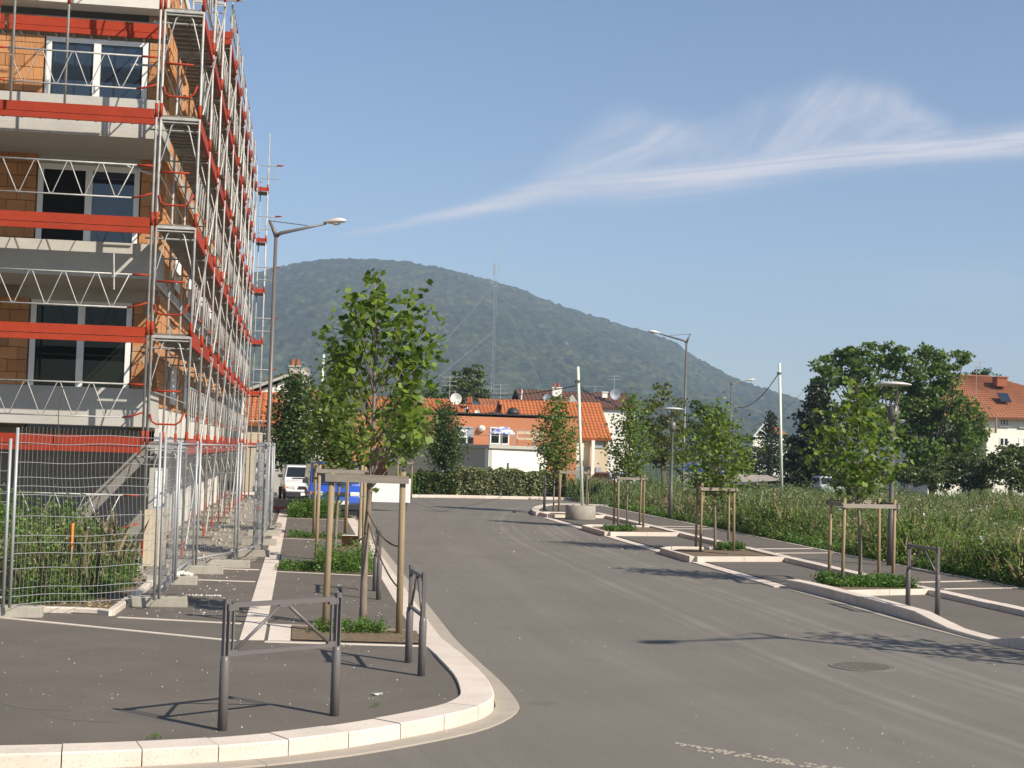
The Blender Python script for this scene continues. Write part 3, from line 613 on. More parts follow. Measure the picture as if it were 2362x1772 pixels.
for (x0, x1, z0, z1), (za, zb) in zip(WINF, ((2.5, 5.2), (5.45, 7.95), (8.15, 10.7))):
    k = 0; z = za
    while z + .24 < zb + .02:
        for (a, b_) in ((-6.95, x0 - .03), (x1 + .03, BX)):
            x = b_ if a < -6 else a; 
            if a < -6:      # courses laid leftwards from the window
                x = b_ - (.185 if k % 2 else 0)
                if k % 2: inst('brick', half_me, bt, (b_ - .09, BY + rr.uniform(0, .006), z + .12))
                while x - .37 > -6.95: inst('brick', brick_me, bt, (x - .183, BY + rr.uniform(0, .008), z + .12)); x -= .372
            else:
                if z > z1 - .1 and False: continue
                x = a + (.185 if k % 2 else 0)
                if k % 2: inst('brick', half_me, bt, (a + .09, BY + rr.uniform(0, .006), z + .12))
                while x + .37 < b_ + .02: inst('brick', brick_me, bt, (x + .183, BY + rr.uniform(0, .008), z + .12)); x += .372
                if b_ - x > .15: inst('brick', half_me, bt, (b_ - .095, BY + rr.uniform(0, .006), z + .12))
        z += .25; k += 1
# balconies
for i, (z0, z1) in enumerate(((2.46, 3.17), (5.24, 5.9), (7.9, 8.64))):
    f = MB(); f.bx(-16, -2.84, 28.3, BY - .003, z0, z0 + .18); fo = f.build('balcony_slab', M['concrete'], bt)
    f = MB(); f.bx(-16, -2.84, 28.3, 28.45, z0 + .181, z1)
    f.bx(-2.99, -2.84, 28.451, BY - .3, z0 + .181, z1 - .002)
    f.build('balcony_parapet', M['concrete'], bt)
f = MB(); f.bx(-16, -2.97, 29.9, 30.42, 10.85, 12.3); f.build('top_storey_wall', M['panel_white'], bt)
# windows
def window(parent, x0, x1, z0, z1, y, axis='x', glasses=('glass', 'glass'), fw=.085, d=.09):
    """axis x: faces -Y at plane y; axis y: faces +X at plane x=y, spans x0..x1 along Y"""
    def P(m_, a0, a1, c0, c1, e0, e1):
        if axis == 'x': m_.bx(a0, a1, y + c0, y + c1, e0, e1)
        else: m_.bx(y - c1, y - c0, a0, a1, e0, e1)
    root = MB(); P(root, x0, x1, .0, d, z0, z0 + fw); P(root, x0, x1, 0, d, z1 - fw, z1)
    P(root, x0, x0 + fw, 0, d, z0 + fw, z1 - fw); P(root, x1 - fw, x1, 0, d, z0 + fw, z1 - fw)
    xm = (x0 + x1) / 2; P(root, xm - fw * .62, xm + fw * .62, -.012, d, z0 + fw, z1 - fw)
    w_ = root.build('window', M['white'], parent)
    for k, (a0, a1) in enumerate(((x0 + fw, xm - fw * .62), (xm + fw * .62, x1 - fw))):
        g = MB(); P(g, a0, a1, .045, .052, z0 + fw, z1 - fw); g.build('pane', M[glasses[k]], w_)
    return w_
for i, (x0, x1, z0, z1) in enumerate(WINF):
    window(bt, x0, x1, z0, z1, BY - .02, glasses=(('glass', 'glass'), ('dark', 'glassblue'), ('glassblue', 'glassblue'))[i], fw=.11)  # dark sheet in the open casement paints the unlit room, no glass there
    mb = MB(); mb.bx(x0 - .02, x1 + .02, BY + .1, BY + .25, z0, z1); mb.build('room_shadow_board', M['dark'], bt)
    hm = MB(); xm = (x0 + x1) / 2; hm.box((xm + .0, BY - .05, (z0 + z1) / 2 + .05), (.03, .03, .16)); hm.build('window_handle', M['white'], bt)
# side wall
mb = MB(); mb.bx(BX - .45, BX - .06, BY, BE, 2.5, 12.1); mb.build('side_wall_core', M['mortar'], bt)
mb = MB(); mb.bx(BX - .30, BX + .01, 29.9, BE, 12.1, 12.34); mb.build('coping', M['panel_white'], bt)
for z0 in (5.28, 8.02, 10.78):
    mb = MB(); mb.bx(BX - .3, BX + .012, BY + .31, BE, z0, z0 + .2); mb.build('floor_slab_edge', M['concrete'], bt)
SW = []
y = 33.2
while y < BE - 2: SW.append((y, y + 1.3)); y += 3.9
bv = MB(); rr = random.Random(2); bricks_first = []
for s, (za, zb) in enumerate(((2.9, 5.25), (5.5, 8.0), (8.24, 10.75), (11, 12.1))):
    z = za; k = 0
    while z + .24 <= zb + .03:
        y = BY + .01 + (.185 if k % 2 else 0)
        while y < BE - .4:
            hole = any(y + .36 > a and y < b_ for a, b_ in SW) and z < zb - .35 and (z + .24) > za - .1
            if not hole: bv.bx(BX - .14, BX + rr.uniform(-.006, .004), y, y + .362, z, z + .238)
            y += .372
        z += .25; k += 1
o = bv.build('bricks', M['brick'], bt, kind='stuff')
for z0, z1 in ((2.95, 4.95), (5.5, 7.7), (8.26, 10.4)):
    for a, b_ in SW:
        window(bt, a, b_, z0, z1, BX - .16, 'y', ('glass', 'glass'), .07)
        m_ = MB(); zb = z0 + .95
        m_.tube((BX + .05, a - .05, zb), (BX + .05, b_ + .05, zb), .02, 5); m_.tube((BX + .05, a - .05, z0 + .1), (BX + .05, b_ + .05, z0 + .1), .015, 4)
        for q in range(11): yv = a - .03 + q * (b_ - a + .06) / 10; m_.tube((BX + .05, yv, z0 + .1), (BX + .05, yv, zb), .011, 4)
        m_.build('window_guard', M['white'], bt)
# ground storey of the side: pale vertical insulation boards over a concrete plinth
y = BY; rr = random.Random(4)
pw = MB()
while y < BE - .2:
    w = .22; z1 = 2.9; mbp = MB(); mbp.bx(BX - .1, BX + .0 + rr.uniform(0, .02), y, y + w - .012, 2.2, z1); mbp.build('insulation_board', M['panel_white'], bt); y += w
mb = MB(); mb.bx(BX - .4, BX - .03, BY + .31, BE, .0, 2.19); mb.build('plinth_wall', M['concrete'], bt)
mb = MB(); mb.bx(BX - .45, BX - .06, BY + .301, BE, 2.2, 2.5); mb.build('wall_strip', M['mortar'], bt)
y = BY + .5
while y < BE - 1:
    m_ = MB(); m_.bx(BX - .028, BX + .05, y, y + .9, .1, 1.9); m_.build('render_panel', M['panel_white'], bt); y += 2.2
mb = MB(); mb.bx(-16, -2.96, BY + .302, BE, 11.85, 12.05); mb.bx(-16, BX - .46, BE - .3, BE, 0, 11.84); mb.build('roof_slab', M['concrete'], bt)

# ------------------------------------------------------------ scaffolding
LV = [2.11, 4.09, 6.08, 8.07, 10.05, 12.04]
XO, XI, Y0, BAYL = -2.04, -2.73, 27.2, 3.0
SC = {}
def shared(key, fn, m, smooth=False):
    if key not in SC:
        mb = MB(); fn(mb); me = mb.mesh(key)
        for x in (m if isinstance(m, (list, tuple)) else [m]): me.materials.append(x)
        if smooth: me.shade_smooth()
        SC[key] = me
    return SC[key]
ST, OR = M['steel'], M['orange']
def lattice(mb):     # guard frame along +X, 3 m, chords at z=1.0 and .5 above the deck with a zigzag between, orange ends
    L_ = 2.94; mb.cur = 0
    mb.tube((.28, 0, 1.1), (L_ - .28, 0, 1.1), .0165, 6); mb.tube((.3, 0, .5), (L_ - .35, 0, .5), .015, 6)
    n = 8; pts = []
    for i in range(n + 1):
        x = .32 + (L_ - .66) * i / n; up = i % 2 == 0
        z = 1.085 if up else .52
        pts += [(x - .03, 0, z), (x + .03, 0, z)] if 0 < i < n else [(x, 0, z)]
    mb.path(pts, .010, 5)
    mb.cur = 1
    mb.tube((0.02, 0, 1.1), (.28, 0, 1.1), .021, 6); mb.tube((L_ - .28, 0, 1.1), (L_, 0, 1.1), .021, 6)
    mb.path([(.02, 0, .57), (.14, 0, .53), (.3, 0, .5)], .019, 6); mb.path([(L_ - .35, 0, .5), (L_ - .16, 0, .54), (L_, 0, .6)], .019, 6)
def toe(mb): mb.box((1.47, 0, .075), (2.9, .03, .17)); mb.box((1.47, -.012, -.078), (2.92, .055, .105))
def plank(mb):
    mb.box((1.47, 0, .02), (2.9, .30, .035)); mb.cur = 1
    for i in range(9): mb.box((.15 + i * .33, 0, -.018), (.035, .28, .038))
    mb.box((1.47, .155, .012), (2.92, .012, .06)); mb.box((1.47, -.155, .012), (2.92, .012, .06))
def bow(mb):         # trapezoid arch inside a frame: along +X .69 wide, from below deck level downwards
    mb.path([(.02, 0, -.95), (.03, 0, -.75), (.19, 0, -.14), (.23, 0, -.085), (.28, 0, -.065), (.41, 0, -.065), (.46, 0, -.085), (.50, 0, -.14), (.66, 0, -.75), (.67, 0, -.95)], .0135, 6)
def ledger(mb): mb.box((.345, 0, 0), (.69, .045, .05)); mb.tube((.0, 0, -.07), (.69, 0, -.07), .014, 5)
def sleeve(mb): mb.tube((0, 0, .02), (0, 0, .27), .031, 8)
def plate(mb): mb.box((0, 0, .006), (.15, .15, .012)); mb.tube((0, 0, .012), (0, 0, .3), .026, 6)
LAT = shared('guard_frame', lattice, [ST, OR], True); TOE = shared('toe_board', toe, OR); PLK = shared('deck_plank', plank, [M['plank'], ST])
BOW = shared('frame_bow', bow, ST, True); LED = shared('ledger', ledger, ST); SLV = shared('coupling_sleeve', sleeve, OR, True); PLT = shared('base_plate', plate, OR)
R90 = (0, 0, math.pi / 2)
def upright(p, x, y, z0, z1):
    mb = MB(); mb.tube((x, y, z0), (x, y, z1), .0225, 8); return mb.build('upright', ST, p, True)
# side run: along +Y
sd = thing('side_scaffold', 'long steel scaffold with orange toe boards along the street side of the brick block', 'scaffold', (XO, Y0, .1))
rr = random.Random(8)
for k in range(11):
    y = Y0 + k * BAYL
    for x in (XI, XO):
        upright(sd, x, y, .13, 12.98 + rr.uniform(-.05, .05) + (.25 if x == XO and k % 4 == 1 else 0)); inst('base_plate', PLT, sd, (x, y, .12))
        for z in LV: inst('coupling_sleeve', SLV, sd, (x, y, z))
    for z in LV:
        inst('ledger', LED, sd, (XI, y, z)); inst('frame_bow', BOW, sd, (XI, y + .03, z))
for k in range(10):
    y = Y0 + k * BAYL + .03
    for i, z in enumerate(LV):
        if i == 5 and k < 3: continue
        inst('toe_board', TOE, sd, (XO - .035, y, z), R90)
        for dx in (.15, .465): inst('deck_plank', PLK, sd, (XI + dx, y, z + .03), R90)
        inst('guard_frame', LAT, sd, (XO - .03, y, z), R90)
# X braces on the outer face, one per bay and lift
for k in range(10):
    for i in range(6):
        if (k + i) % 2: continue
        z0 = ([.15] + LV)[i]; y = Y0 + k * BAYL
        mb = MB(); mb.tube((XO + .05, y, z0 + .1), (XO + .05, y + 2.95, z0 + 1.95), .019, 6); mb.build('diagonal_brace', ST, sd, True)
# inner guard rails and wall ties
for k in range(10):
    for z in LV:
        y = Y0 + k * BAYL; mb = MB(); mb.tube((XI - .0, y, z + 1.0), (XI, y + 3, z + 1.0), .016, 5); mb.tube((XI - .2, y + .1, z - .2), (XO, y + .1, z - .2), .018, 5); mb.build('inner_rail', ST, sd)
# end rails at the corner, orange loops
for z in LV[:-1]:
    mb = MB(); mb.tube((XI + .04, Y0 - .03, z + 1.0), (XO - .14, Y0 - .03, z + 1.0), .020, 6)
    mb.path([(XI + .03, Y0 - .03, z + .58), (XI + .06, Y0 - .03, z + .45), (XI + .14, Y0 - .03, z + .40), (XO - .20, Y0 - .03, z + .40), (XO - .12, Y0 - .03, z + .46), (XO - .06, Y0 - .03, z + .62)], .020, 6)
    mb.build('end_rail', OR, sd, True)
# end of the top platform, which starts at the third bay
yy_ = Y0 + 3 * BAYL - .1
mb = MB(); mb.bx(XI, XO + .02, yy_, yy_ + .03, LV[5] + .0, LV[5] + .17); mb.bx(XI, XO + .02, yy_ - .012, yy_ + .04, LV[5] - .14, LV[5] - .02); mb.build('toe_board', OR, sd)
mb = MB(); mb.tube((XI - .4, yy_, LV[5] + .9), (XO + .25, yy_, LV[5] + .95), .02, 6); mb.build('inner_rail', ST, sd)
mb = MB(); mb.tube((XO + .1, yy_, LV[5] + .93), (XO + .42, yy_ - .3, LV[5] + 1.05), .024, 6); mb.build('clamp_tube', OR, sd)
# timber sole boards under the feet
for k in range(11):
    mb = MB(); mb.box(((XI + XO) / 2, Y0 + k * BAYL, .135), (1.1, .22, .03), rr.uniform(-.1, .1)); mb.build('sole_board', M['plank'], sd)
# front run: along -X from the corner
fr = thing('front_scaffold', 'steel scaffold with lattice guard rails and orange toe boards across the balcony front', 'scaffold', (XI, Y0, .1))
for k in range(1, 4):
    x = XI - .08 - k * 2.98
    for y in (Y0, Y0 + .70):
        upright(fr, x, y, .13, 14.0); inst('base_plate', PLT, fr, (x, y, .12))
        for z in LV: inst('coupling_sleeve', SLV, fr, (x, y, z))
    for z in LV: inst('ledger', LED, fr, (x, Y0, z), R90); inst('frame_bow', BOW, fr, (x, Y0, z), R90)
upright(fr, XI - .085, Y0 + .70, .13, 14.0); upright(fr, XI - .085, Y0 + .02, 2.2, 14.0)
for z in LV: inst('coupling_sleeve', SLV, fr, (XI - .085, Y0 + .02, z)); inst('coupling_sleeve', SLV, fr, (XI - .085, Y0 + .70, z))
for k in range(3):
    x = XI - .08 - (k + 1) * 2.98 + .02
    for i, z in enumerate(LV):
        yy_ = Y0 + 1.45 if i == 4 else Y0
        inst('toe_board', TOE, fr, (x, yy_ + .015, z - (.02 if i == 4 else 0)))
        for dy in ((.21, .53) if i != 4 else (1.67, 1.99)): inst('deck_plank', PLK, fr, (x, Y0 + dy, z + .03 - (.06 if i == 4 else 0)))
        inst('guard_frame', LAT, fr, (x, Y0 - .03, z))
    inst('guard_frame', LAT, fr, (x, Y0 - .03, .12))
for x, z0, z1 in ((-4.45, 8.25, 13.5),):
    upright(fr, x, Y0 + .1, z0, z1); inst('coupling_sleeve', SLV, fr, (x, Y0 + .1, LV[4]))
upright(fr, -5.35, Y0 - .12, 8.2, 14); 
for z, a in ((9.2, .5), (7.3, -.4)):
    mb = MB(); mb.tube((-3.4, Y0 + .75, z), (-2.95, Y0 + 1.1, z + a * .2), .022, 6); mb.build('wall_tie', ST, fr)
mb = MB(); mb.tube((-3.45, Y0 - .06, 5.55), (-3.42, Y0 - .06, 4.9), .016, 6); mb.build('hanging_tube', ST, fr)
mb = MB(); mb.path([(-4.22, Y0 - .08, 3.12), (-4.28, Y0 - .09, 2.7), (-4.27, Y0 - .09, 2.1)], .008, 5); mb.build('tie_strap', M['rope'], fr)
# far return scaffold beyond the block
YF = 57.75
fs_ = thing('far_end_scaffold', 'narrow scaffold bracket tower at the far end of the brick block', 'scaffold', (-1.62, YF, .1))
for x, y, h in ((-1.63, YF, 14.3), (-1.92, YF + .5, 12.6), (-1.63, YF + .7, 13.1)):
    upright(fs_, x, y, .13, h)
    for z in LV: inst('coupling_sleeve', SLV, fs_, (x, y, z))
for z in LV:
    mb = MB(); mb.bx(-2.0, -1.65, YF - .04, YF - .01, z + .0, z + .15); mb.build('toe_board', OR, fs_)
    mb = MB(); mb.bx(-2.0, -1.65, YF + .03, YF + .7, z - .05, z - .01); mb.build('deck_plank', M['plank'], fs_)
    mb = MB(); mb.tube((-1.95, YF - .03, z + 1.0), (-1.12, YF - .03, z + 1.0), .02, 5); mb.tube((-1.95, YF - .03, z + .5), (-1.2, YF - .03, z + .5), .018, 5)
    mb.path([(-1.63 + .12 * i, YF - .03, z + (.98 if i % 2 else .52)) for i in range(4)], .013, 5); mb.build('guard_frame', ST, fs_)
    mb = MB(); mb.tube((-1.3, YF - .05, z + 1.03), (-1.05, YF - .05, z + 1.03), .022, 5); mb.build('guard_end', OR, fs_)

# ------------------------------------------------------------ temporary site fence
def fence_panel(a, b, za, zb, label, bulge=0., lean=0., nv=30, H_=2.0, single=True, seed=0, wm_='steel2'):
    a, b = Vector(a), Vector(b); d = (b - a); L_ = d.length; u = d.normalized(); n = Vector((-u.y, u.x, 0))
    t = thing('site_fence_panel', label, 'fence panel', (a.x, a.y, za), group='wire mesh panels of the temporary site fence')
    rr = random.Random(seed)
    def P(s, h, o=0.):
        base = a + u * (s * L_); z = za + (zb - za) * s + h
        return Vector((base.x, base.y, 0)) + n * (o + lean * h) + Vector((0, 0, z))
    for s in (0, 1):
        mb = MB(); mb.tube(P(s, 0), P(s, H_ + .02), .019, 8); mb.build('post', M[wm_], t, True)
    for h in (.12, H_ - .03):
        if bulge > .1 or (H_ - .03 == h and bulge > .05): continue
        mb = MB(); mb.tube(P(0, h), P(1, h), .014, 6); mb.build('frame_tube', M[wm_], t, True)
    def off_(s, h): return bulge * math.sin(math.pi * min(1, s)) * (math.sin(h * 4.2 + 1) * .45 + (h / H_) ** 2 * .9)
    hs = [.03, .12, .21, .43, .6, .72, .80, 1.02, 1.26, 1.36, 1.46, 1.63, 1.85, 1.95] if nv > 20 else [.3, .6, .9, 1.2, 1.5, 1.75, 1.9]
    if nv > 20: hs = [H_ * q / 2 for q in hs]
    wires = []
    for h in hs:
        mb = MB(); mb.path([P(s / 14, h + bulge * .12 * math.sin(s * .55 + h * 1.3) * math.sin(math.pi * s / 14), off_(s / 14, h)) for s in range(15)], .0036 if nv > 20 else .003, 4); wires.append(mb)
    for i in range(1, nv):
        s = i / nv + rr.uniform(-.003, .003); mb = MB(); mb.path([P(s, h, off_(s, h) + .006 + (.03 * bulge if int(h * 5) % 2 else 0)) for h in [.0 + .185 * q * H_ / 2 for q in range(12)]], .0016 if nv > 20 else .0014, 4); wires.append(mb)
    if single:
        for mb in wires: mb.build('wire', M[wm_], t)
    else:
        al = MB()
        for mb in wires: al.add(mb.v, mb.f)
        al.build('wire_mesh', M[wm_], t, kind='stuff')
    return t
def foot(x, y, rz, label, l=.74):
    t = thing('concrete_foot', label, 'fence foot', (x, y, .1), group='concrete feet under the temporary fence')
    mb = MB(); R = Matrix.Rotation(rz, 3, 'Z'); prof = [(-.115, 0), (.115, 0), (.095, .135), (-.095, .135)]
    vs = []; 
    for sx_ in (-l / 2, l / 2):
        for (py, pz) in prof: vs.append(R @ Vector((sx_ * (1 if pz == 0 else .97), py, pz)) + Vector((x, y, .1)))
    mb.add(vs, [(0, 3, 2, 1), (4, 5, 6, 7), (0, 1, 5, 4), (1, 2, 6, 5), (2, 3, 7, 6), (3, 0, 4, 7)])
    o = mb.build('block', M['block'], t); bv_ = o.modifiers.new('b', 'BEVEL'); bv_.width = .012; bv_.segments = 2
    mb = MB()
    for s_ in (-.28, -.1, .1, .28):
        c = R @ Vector((s_, 0, .136)) + Vector((x, y, .1)); mb.lathe(c, [(.026, -.001), (.026, .001)], 8)
    mb.build('socket', M['dark'], t, kind='stuff')
    return t
pa = G(22, 1402, .23); pb = G(355, 1384, .23)
fence_panel((-7.2, 17.2, 0), pa + Vector((-.07, -.02, 0)), .23, .23, 'mesh fence panel running out of view at the left edge', .06, 0, 44, 1.93, False, 1)
fence_panel(pa, pb, .23, .23, 'bulging mesh fence panel in front of the green weeds', .13, 0, 33, 2.06, True, 2)
p1 = G(405, 1330, .23); p1b = G(426, 1310, .23)
fence_panel(pb + Vector((.05, .12, 0)), G(398, 1345, .2), .23, .2, 'steeply receding mesh panel just right of the corner fence post', .05, 0, 26, 2.0, False, 3)
fence_panel(G(404, 1336, .2), G(444, 1308, .2), .2, .2, 'second receding mesh panel, beside the pale box on the plinth', .02, 0, 24, 2.0, False, 4)
p2 = G(452, 1306, .2); p3 = G(540, 1288, .2); p4 = G(604, 1270, .2)
fence_panel(p2, p3, .2, .2, 'gate-like framed mesh panel leaning over beside the scaffold passage', .0, 0, 20, 2.0, False, 5, 'steel2')
fence_panel(p3 + Vector((.05, .05, 0)), p4, .2, .2, 'framed mesh panel between the leaning gate and the lamp post', .0, 0, 18, 2.0, False, 6)
q5 = [(-.80, 28.1), (-.72, 31.3), (-.70, 34.6), (-.69, 37.9), (-.70, 41.2)]
for i in range(4):
    fence_panel((*q5[i], 0), (q5[i + 1][0], q5[i + 1][1] - .1, 0), .22, .22, ('nearest of the four mesh panels running along the pale band past the lamp post', 'second of the four mesh panels lined up along the pale band', 'third of the four mesh panels lined up along the pale band', 'farthest mesh panel in the line along the pale band, by the white car')[i], .01, 0, 30, 2.0, False, 10 + i)
for x, y, rz, lb in ((-3.28, 17.95, .06, 'grey concrete block under the leftmost fence posts'), (-1.72, 19.3, .0, 'concrete block at the foot of the corner fence post'), (-1.80, 22.3, .0, 'concrete block with a heap of plaster on its end'), (-1.52, 24.2, .02, 'mossy concrete block under the receding fence panels'), (-1.14, 25.5, -.02, 'long concrete block under the middle of the leaning gate'), (-.86, 28.1, -.05, 'concrete block at the right end of the framed panels'), (-.78, 31.3, 0, 'concrete block on the pale band under the first long panel'), (-.76, 34.6, 0, 'concrete block on the pale band under the second long panel'), (-.75, 37.9, 0, 'farthest concrete block in the fence line')):
    foot(x, y, rz, lb)
# plaster heap and grey box on plinth
t = thing('meter_box', 'pale grey electricity meter box standing on a beige stand behind the fence', 'meter box', (-2.35, 25.6, .1))
mb = MB(); mb.bx(-2.55, -2.2, 25.5, 25.75, .1, 1.05); mb.build('stand', M['beige'], t)
mb = MB(); mb.bx(-2.5, -2.22, 25.5, 25.72, 1.052, 1.75); mb.build('cabinet', M['greyrender'], t); mb = MB(); mb.bx(-2.4, -2.3, 25.485, 25.499, 1.1, 1.7); mb.build('door_strip', M['white'], t)
for i, (x, y, s, lb) in enumerate(((-1.66, 22.25, .12, 'small heap of broken plaster on the concrete fence foot'), )):
    mb = MB(); r = random.Random(9)
    for _ in range(30):
        a, d_ = r.uniform(0, 6.3), r.uniform(0, s); h = s * .35 * (1 - d_ / s); mb.box((x + d_ * math.cos(a) * 1.5, y + d_ * math.sin(a) * .8, .245 + h), (.05, .045, .03), a, Euler((r.uniform(-.6, .6), r.uniform(-.6, .6), a)).to_matrix())
    o = mb.build('plaster_heap', M['plaster']); tag(o, lb, 'debris', kind='stuff')
# survey stake in the weeds and plank
mb = MB(); a_ = G(160, 1372, .12); mb.tube(a_, a_ + Vector((0, 0, .62)), .022, 6); o = mb.build('marker_stake_post', M['stake']); tag(o, 'wooden survey stake with orange tip among the left weeds', 'stake')
o.name = 'marker_stake'
mbt = MB(); mbt.tube(a_ + Vector((0, 0, .621)), a_ + Vector((0, 0, .95)), .024, 6); c_ = mbt.build('painted_tip', M['lensorange'], o)
mb = MB(); b_ = G(305, 1340, .13); mb.box(b_ + Vector((0, 0, .02)), (.35, .07, .03), -.15); o = mb.build('timber_offcut', M['stake']); tag(o, 'short pale timber offcut lying on the soil by the fence', 'offcut')

# ------------------------------------------------------------ barriers
def barrier(a, b, label, h=.95):
    a, b = Vector(a), Vector(b); t = thing('street_barrier', label, 'barrier', a, group='dark grey metal street barriers')
    u = (b - a); L_ = u.length; u.normalize(); G_ = M['grey']; zl = h * .56
    for p, s in ((a, 1), (b, -1)):
        mb = MB(); mb.lathe(p, [(.036, -.05), (.036, zl - .03), (.031, zl - .02), (.031, zl + .01)], 16); mb.build('post', G_, t, True)
        mb = MB()
        for k in (-1, 1): mb.bx(p.x - .0, p.x, p.y, p.y, 0, 0) if False else mb.box(p + u * (k * .019) + Vector((0, 0, (zl + h) / 2)), (.011, .034, h - zl + .01), math.atan2(u.y, u.x))
        mb.tube(p + Vector((0, 0, h - .03)), p + Vector((0, 0, h + .008)), .026, 10); mb.build('post_top', G_, t)
        q = p + u * s * .062; mb = MB(); mb.box(q + Vector((0, 0, (zl + h) / 2 - .03)), (.012, .02, h - zl - .09), math.atan2(u.y, u.x)); mb.build('upright_bar', G_, t)
        mb = MB(); mb.box(p + u * s * .055 + Vector((0, 0, zl + .028)), (.085, .03, .045), math.atan2(u.y, u.x)); mb.box(p + u * s * .05 + Vector((0, 0, h - .055)), (.09, .03, .05), math.atan2(u.y, u.x)); mb.build('bracket', G_, t)
    mb = MB(); mb.box((a + b) / 2 + Vector((0, 0, h - .04)), (L_ - .09, .032, .036), math.atan2(u.y, u.x)); mb.build('top_rail', G_, t)
    mb = MB(); mb.box((a + b) / 2 + Vector((0, 0, zl + .02)), (L_ - .12, .028, .028), math.atan2(u.y, u.x)); mb.build('bottom_rail', G_, t)
    m_ = (a + b) / 2 + Vector((0, 0, h - .06))
    for p, s in ((a, 1), (b, -1)):
        mb = MB(); mb.tube(p + u * s * .08 + Vector((0, 0, zl + .04)), m_ - u * s * .03, .013, 8); mb.build('diagonal', G_, t, True)
    mb = MB(); mb.box(m_, (.1, .028, .03), math.atan2(u.y, u.x)); mb.build('centre_plate', G_, t)
    return t
barrier((-.49, 11.09, .1), (.34, 11.71, .1), 'large grey street barrier standing nearest, at the front corner of the left pavement')
barrier((1.19, 13.78, .1), (1.13, 14.62, .1), 'street barrier seen edge-on right of the nearest staked tree')
barrier((1.15, 20.64, .1), (1.16, 21.85, .1), 'farther street barrier seen edge-on beside the left kerb')
barrier((9.14, 20.21, .1), (9.14, 21.25, .1), 'street barrier alone on the right pavement beyond the ramped kerb', .93)
t = thing('bollard', 'slim dark bollard at the tip of the far right island', 'bollard', (8.95, 53.6, .1)); mb = MB(); mb.lathe((8.95, 53.6, .1), [(.05, 0), (.05, 1.15), (.035, 1.2), (.035, 1.28)], 10); mb.build('post', M['grey'], t, True)

# ------------------------------------------------------------ street lamps
def arm_lamp(loc, h, rz, label, s=1.0):
    t = thing('street_lamp', label, 'street lamp', (0, 0, 0), group='tall street lamps with a single arm')
    g = M['lampgrey']
    mb = MB(); mb.lathe((0, 0, 0), [(.085, 0), (.08, 1.0), (.078, 1.05), (.066, 1.1), (.048, h - .45)], 14); mb.build('pole', g, t, True)
    mb = MB(); mb.lathe((0, 0, 0), [(.15, 0), (.15, .02), (.09, .03)], 12); mb.build('base_flange', g, t)
    a = (0, 0, h - .45)
    mb = MB(); mb.path([a, (-.06, 0, h - .3), (-.2, 0, h - .02)], [.06, .05, .03], 8); mb.build('counter_arm', g, t, True)
    mb = MB(); mb.path([a, (.12, 0, h - .36), (1.35, 0, h - .08)], [.06, .05, .024], 8); mb.build('arm', g, t, True)
    mb = MB(); mb.tube((-.19, 0, h - .03), (.85, 0, h - .14), .012, 6); mb.build('tie_rod', g, t)
    hd = MB(); n = 14; rings = []
    prof = [(1.28, .025, .02), (1.36, .06, .05), (1.48, .12, .085), (1.62, .155, .105), (1.76, .14, .09), (1.86, .08, .055), (1.90, .02, .02)]
    vs = []
    for x, wy, hz_ in prof:
        for j in range(n):
            an = 2 * math.pi * j / n; c, s_ = math.cos(an), math.sin(an); vs.append((x, c * wy, h - .05 + (x - 1.3) * .10 + s_ * (hz_ if s_ > 0 else hz_ * .55)))
    fc = [(i * n + j, i * n + (j + 1) % n, (i + 1) * n + (j + 1) % n, (i + 1) * n + j) for i in range(len(prof) - 1) for j in range(n)] + [tuple(range(n)), tuple((len(prof) - 1) * n + j for j in range(n))]
    hd.add(vs, fc); fixn(hd.build('lamp_head', M['lampwhite'], t, True))
    gb = MB(); gb.lathe((1.62, 0, h - .085), [(.03, -.03), (.10, -.01), (.125, .03)], 12); gb.build('lens', M['lens'], t, True)
    t.location = loc; t.rotation_euler.z = rz; t.scale = (1, 1, 1); return t
def copy_thing(o, loc, rz, label):
    c = copy_tree(o); c.location = loc; c.rotation_euler.z = rz; c['label'] = label; return c
sl_l = G(611, 1208, .1)
la = arm_lamp((sl_l.x, sl_l.y, .1), 8.15, math.radians(-12), 'tall street lamp beside the scaffold, arm reaching right over the road')
copy_thing(la, (PY(1574, 1160, 68.5).x, 68.5, .0), math.radians(180), 'tall street lamp with its arm to the left, rising behind the farther round lamp')
o2 = copy_thing(la, (PY(1682, 1100, 102).x, 102, -.2), math.radians(12), 'distant street lamp with arm to the right, by the leafy staked tree')
o3 = copy_thing(la, (PY(1722, 1080, 160).x, 160, 0), math.radians(180), 'smallest and most distant street lamp, near the half timbered gable')
o4 = copy_thing(la, (13.1, 10.7, .1), math.radians(215), 'street lamp standing outside the frame, its shadow falling across the road')
def disc_lamp(loc, label):
    t = thing('disc_lamp', label, 'path lamp', (0, 0, 0), group='round topped path lamps'); g = M['lampgrey']
    mb = MB(); mb.lathe((0, 0, 0), [(.075, 0), (.07, 1.0), (.055, 1.03), (.045, 2.95), (.06, 3.0), (.09, 3.12)], 12); mb.build('pole', g, t, True)
    for k in range(3):
        a = k * 2.094 + .5; mb = MB(); mb.path([(math.cos(a) * .06, math.sin(a) * .06, 3.0), (math.cos(a) * .13, math.sin(a) * .13, 3.35), (math.cos(a) * .27, math.sin(a) * .27, 3.74)], [.02, .015, .012], 6); mb.build('bracket', g, t)
    mb = MB(); mb.lathe((0, 0, 3.0), [(.085, 0), (.11, .06), (.12, .3), (.02, .34)], 12); mb.build('light_head', M['lampgrey'], t, True)
    mb = MB(); mb.lathe((0, 0, 3.74), [(.33, 0), (.37, .012), (.37, .03), (.2, .07), (.02, .085)], 28); mb.build('disc', M['lampwhite'], t, True)
    t.location = loc; return t
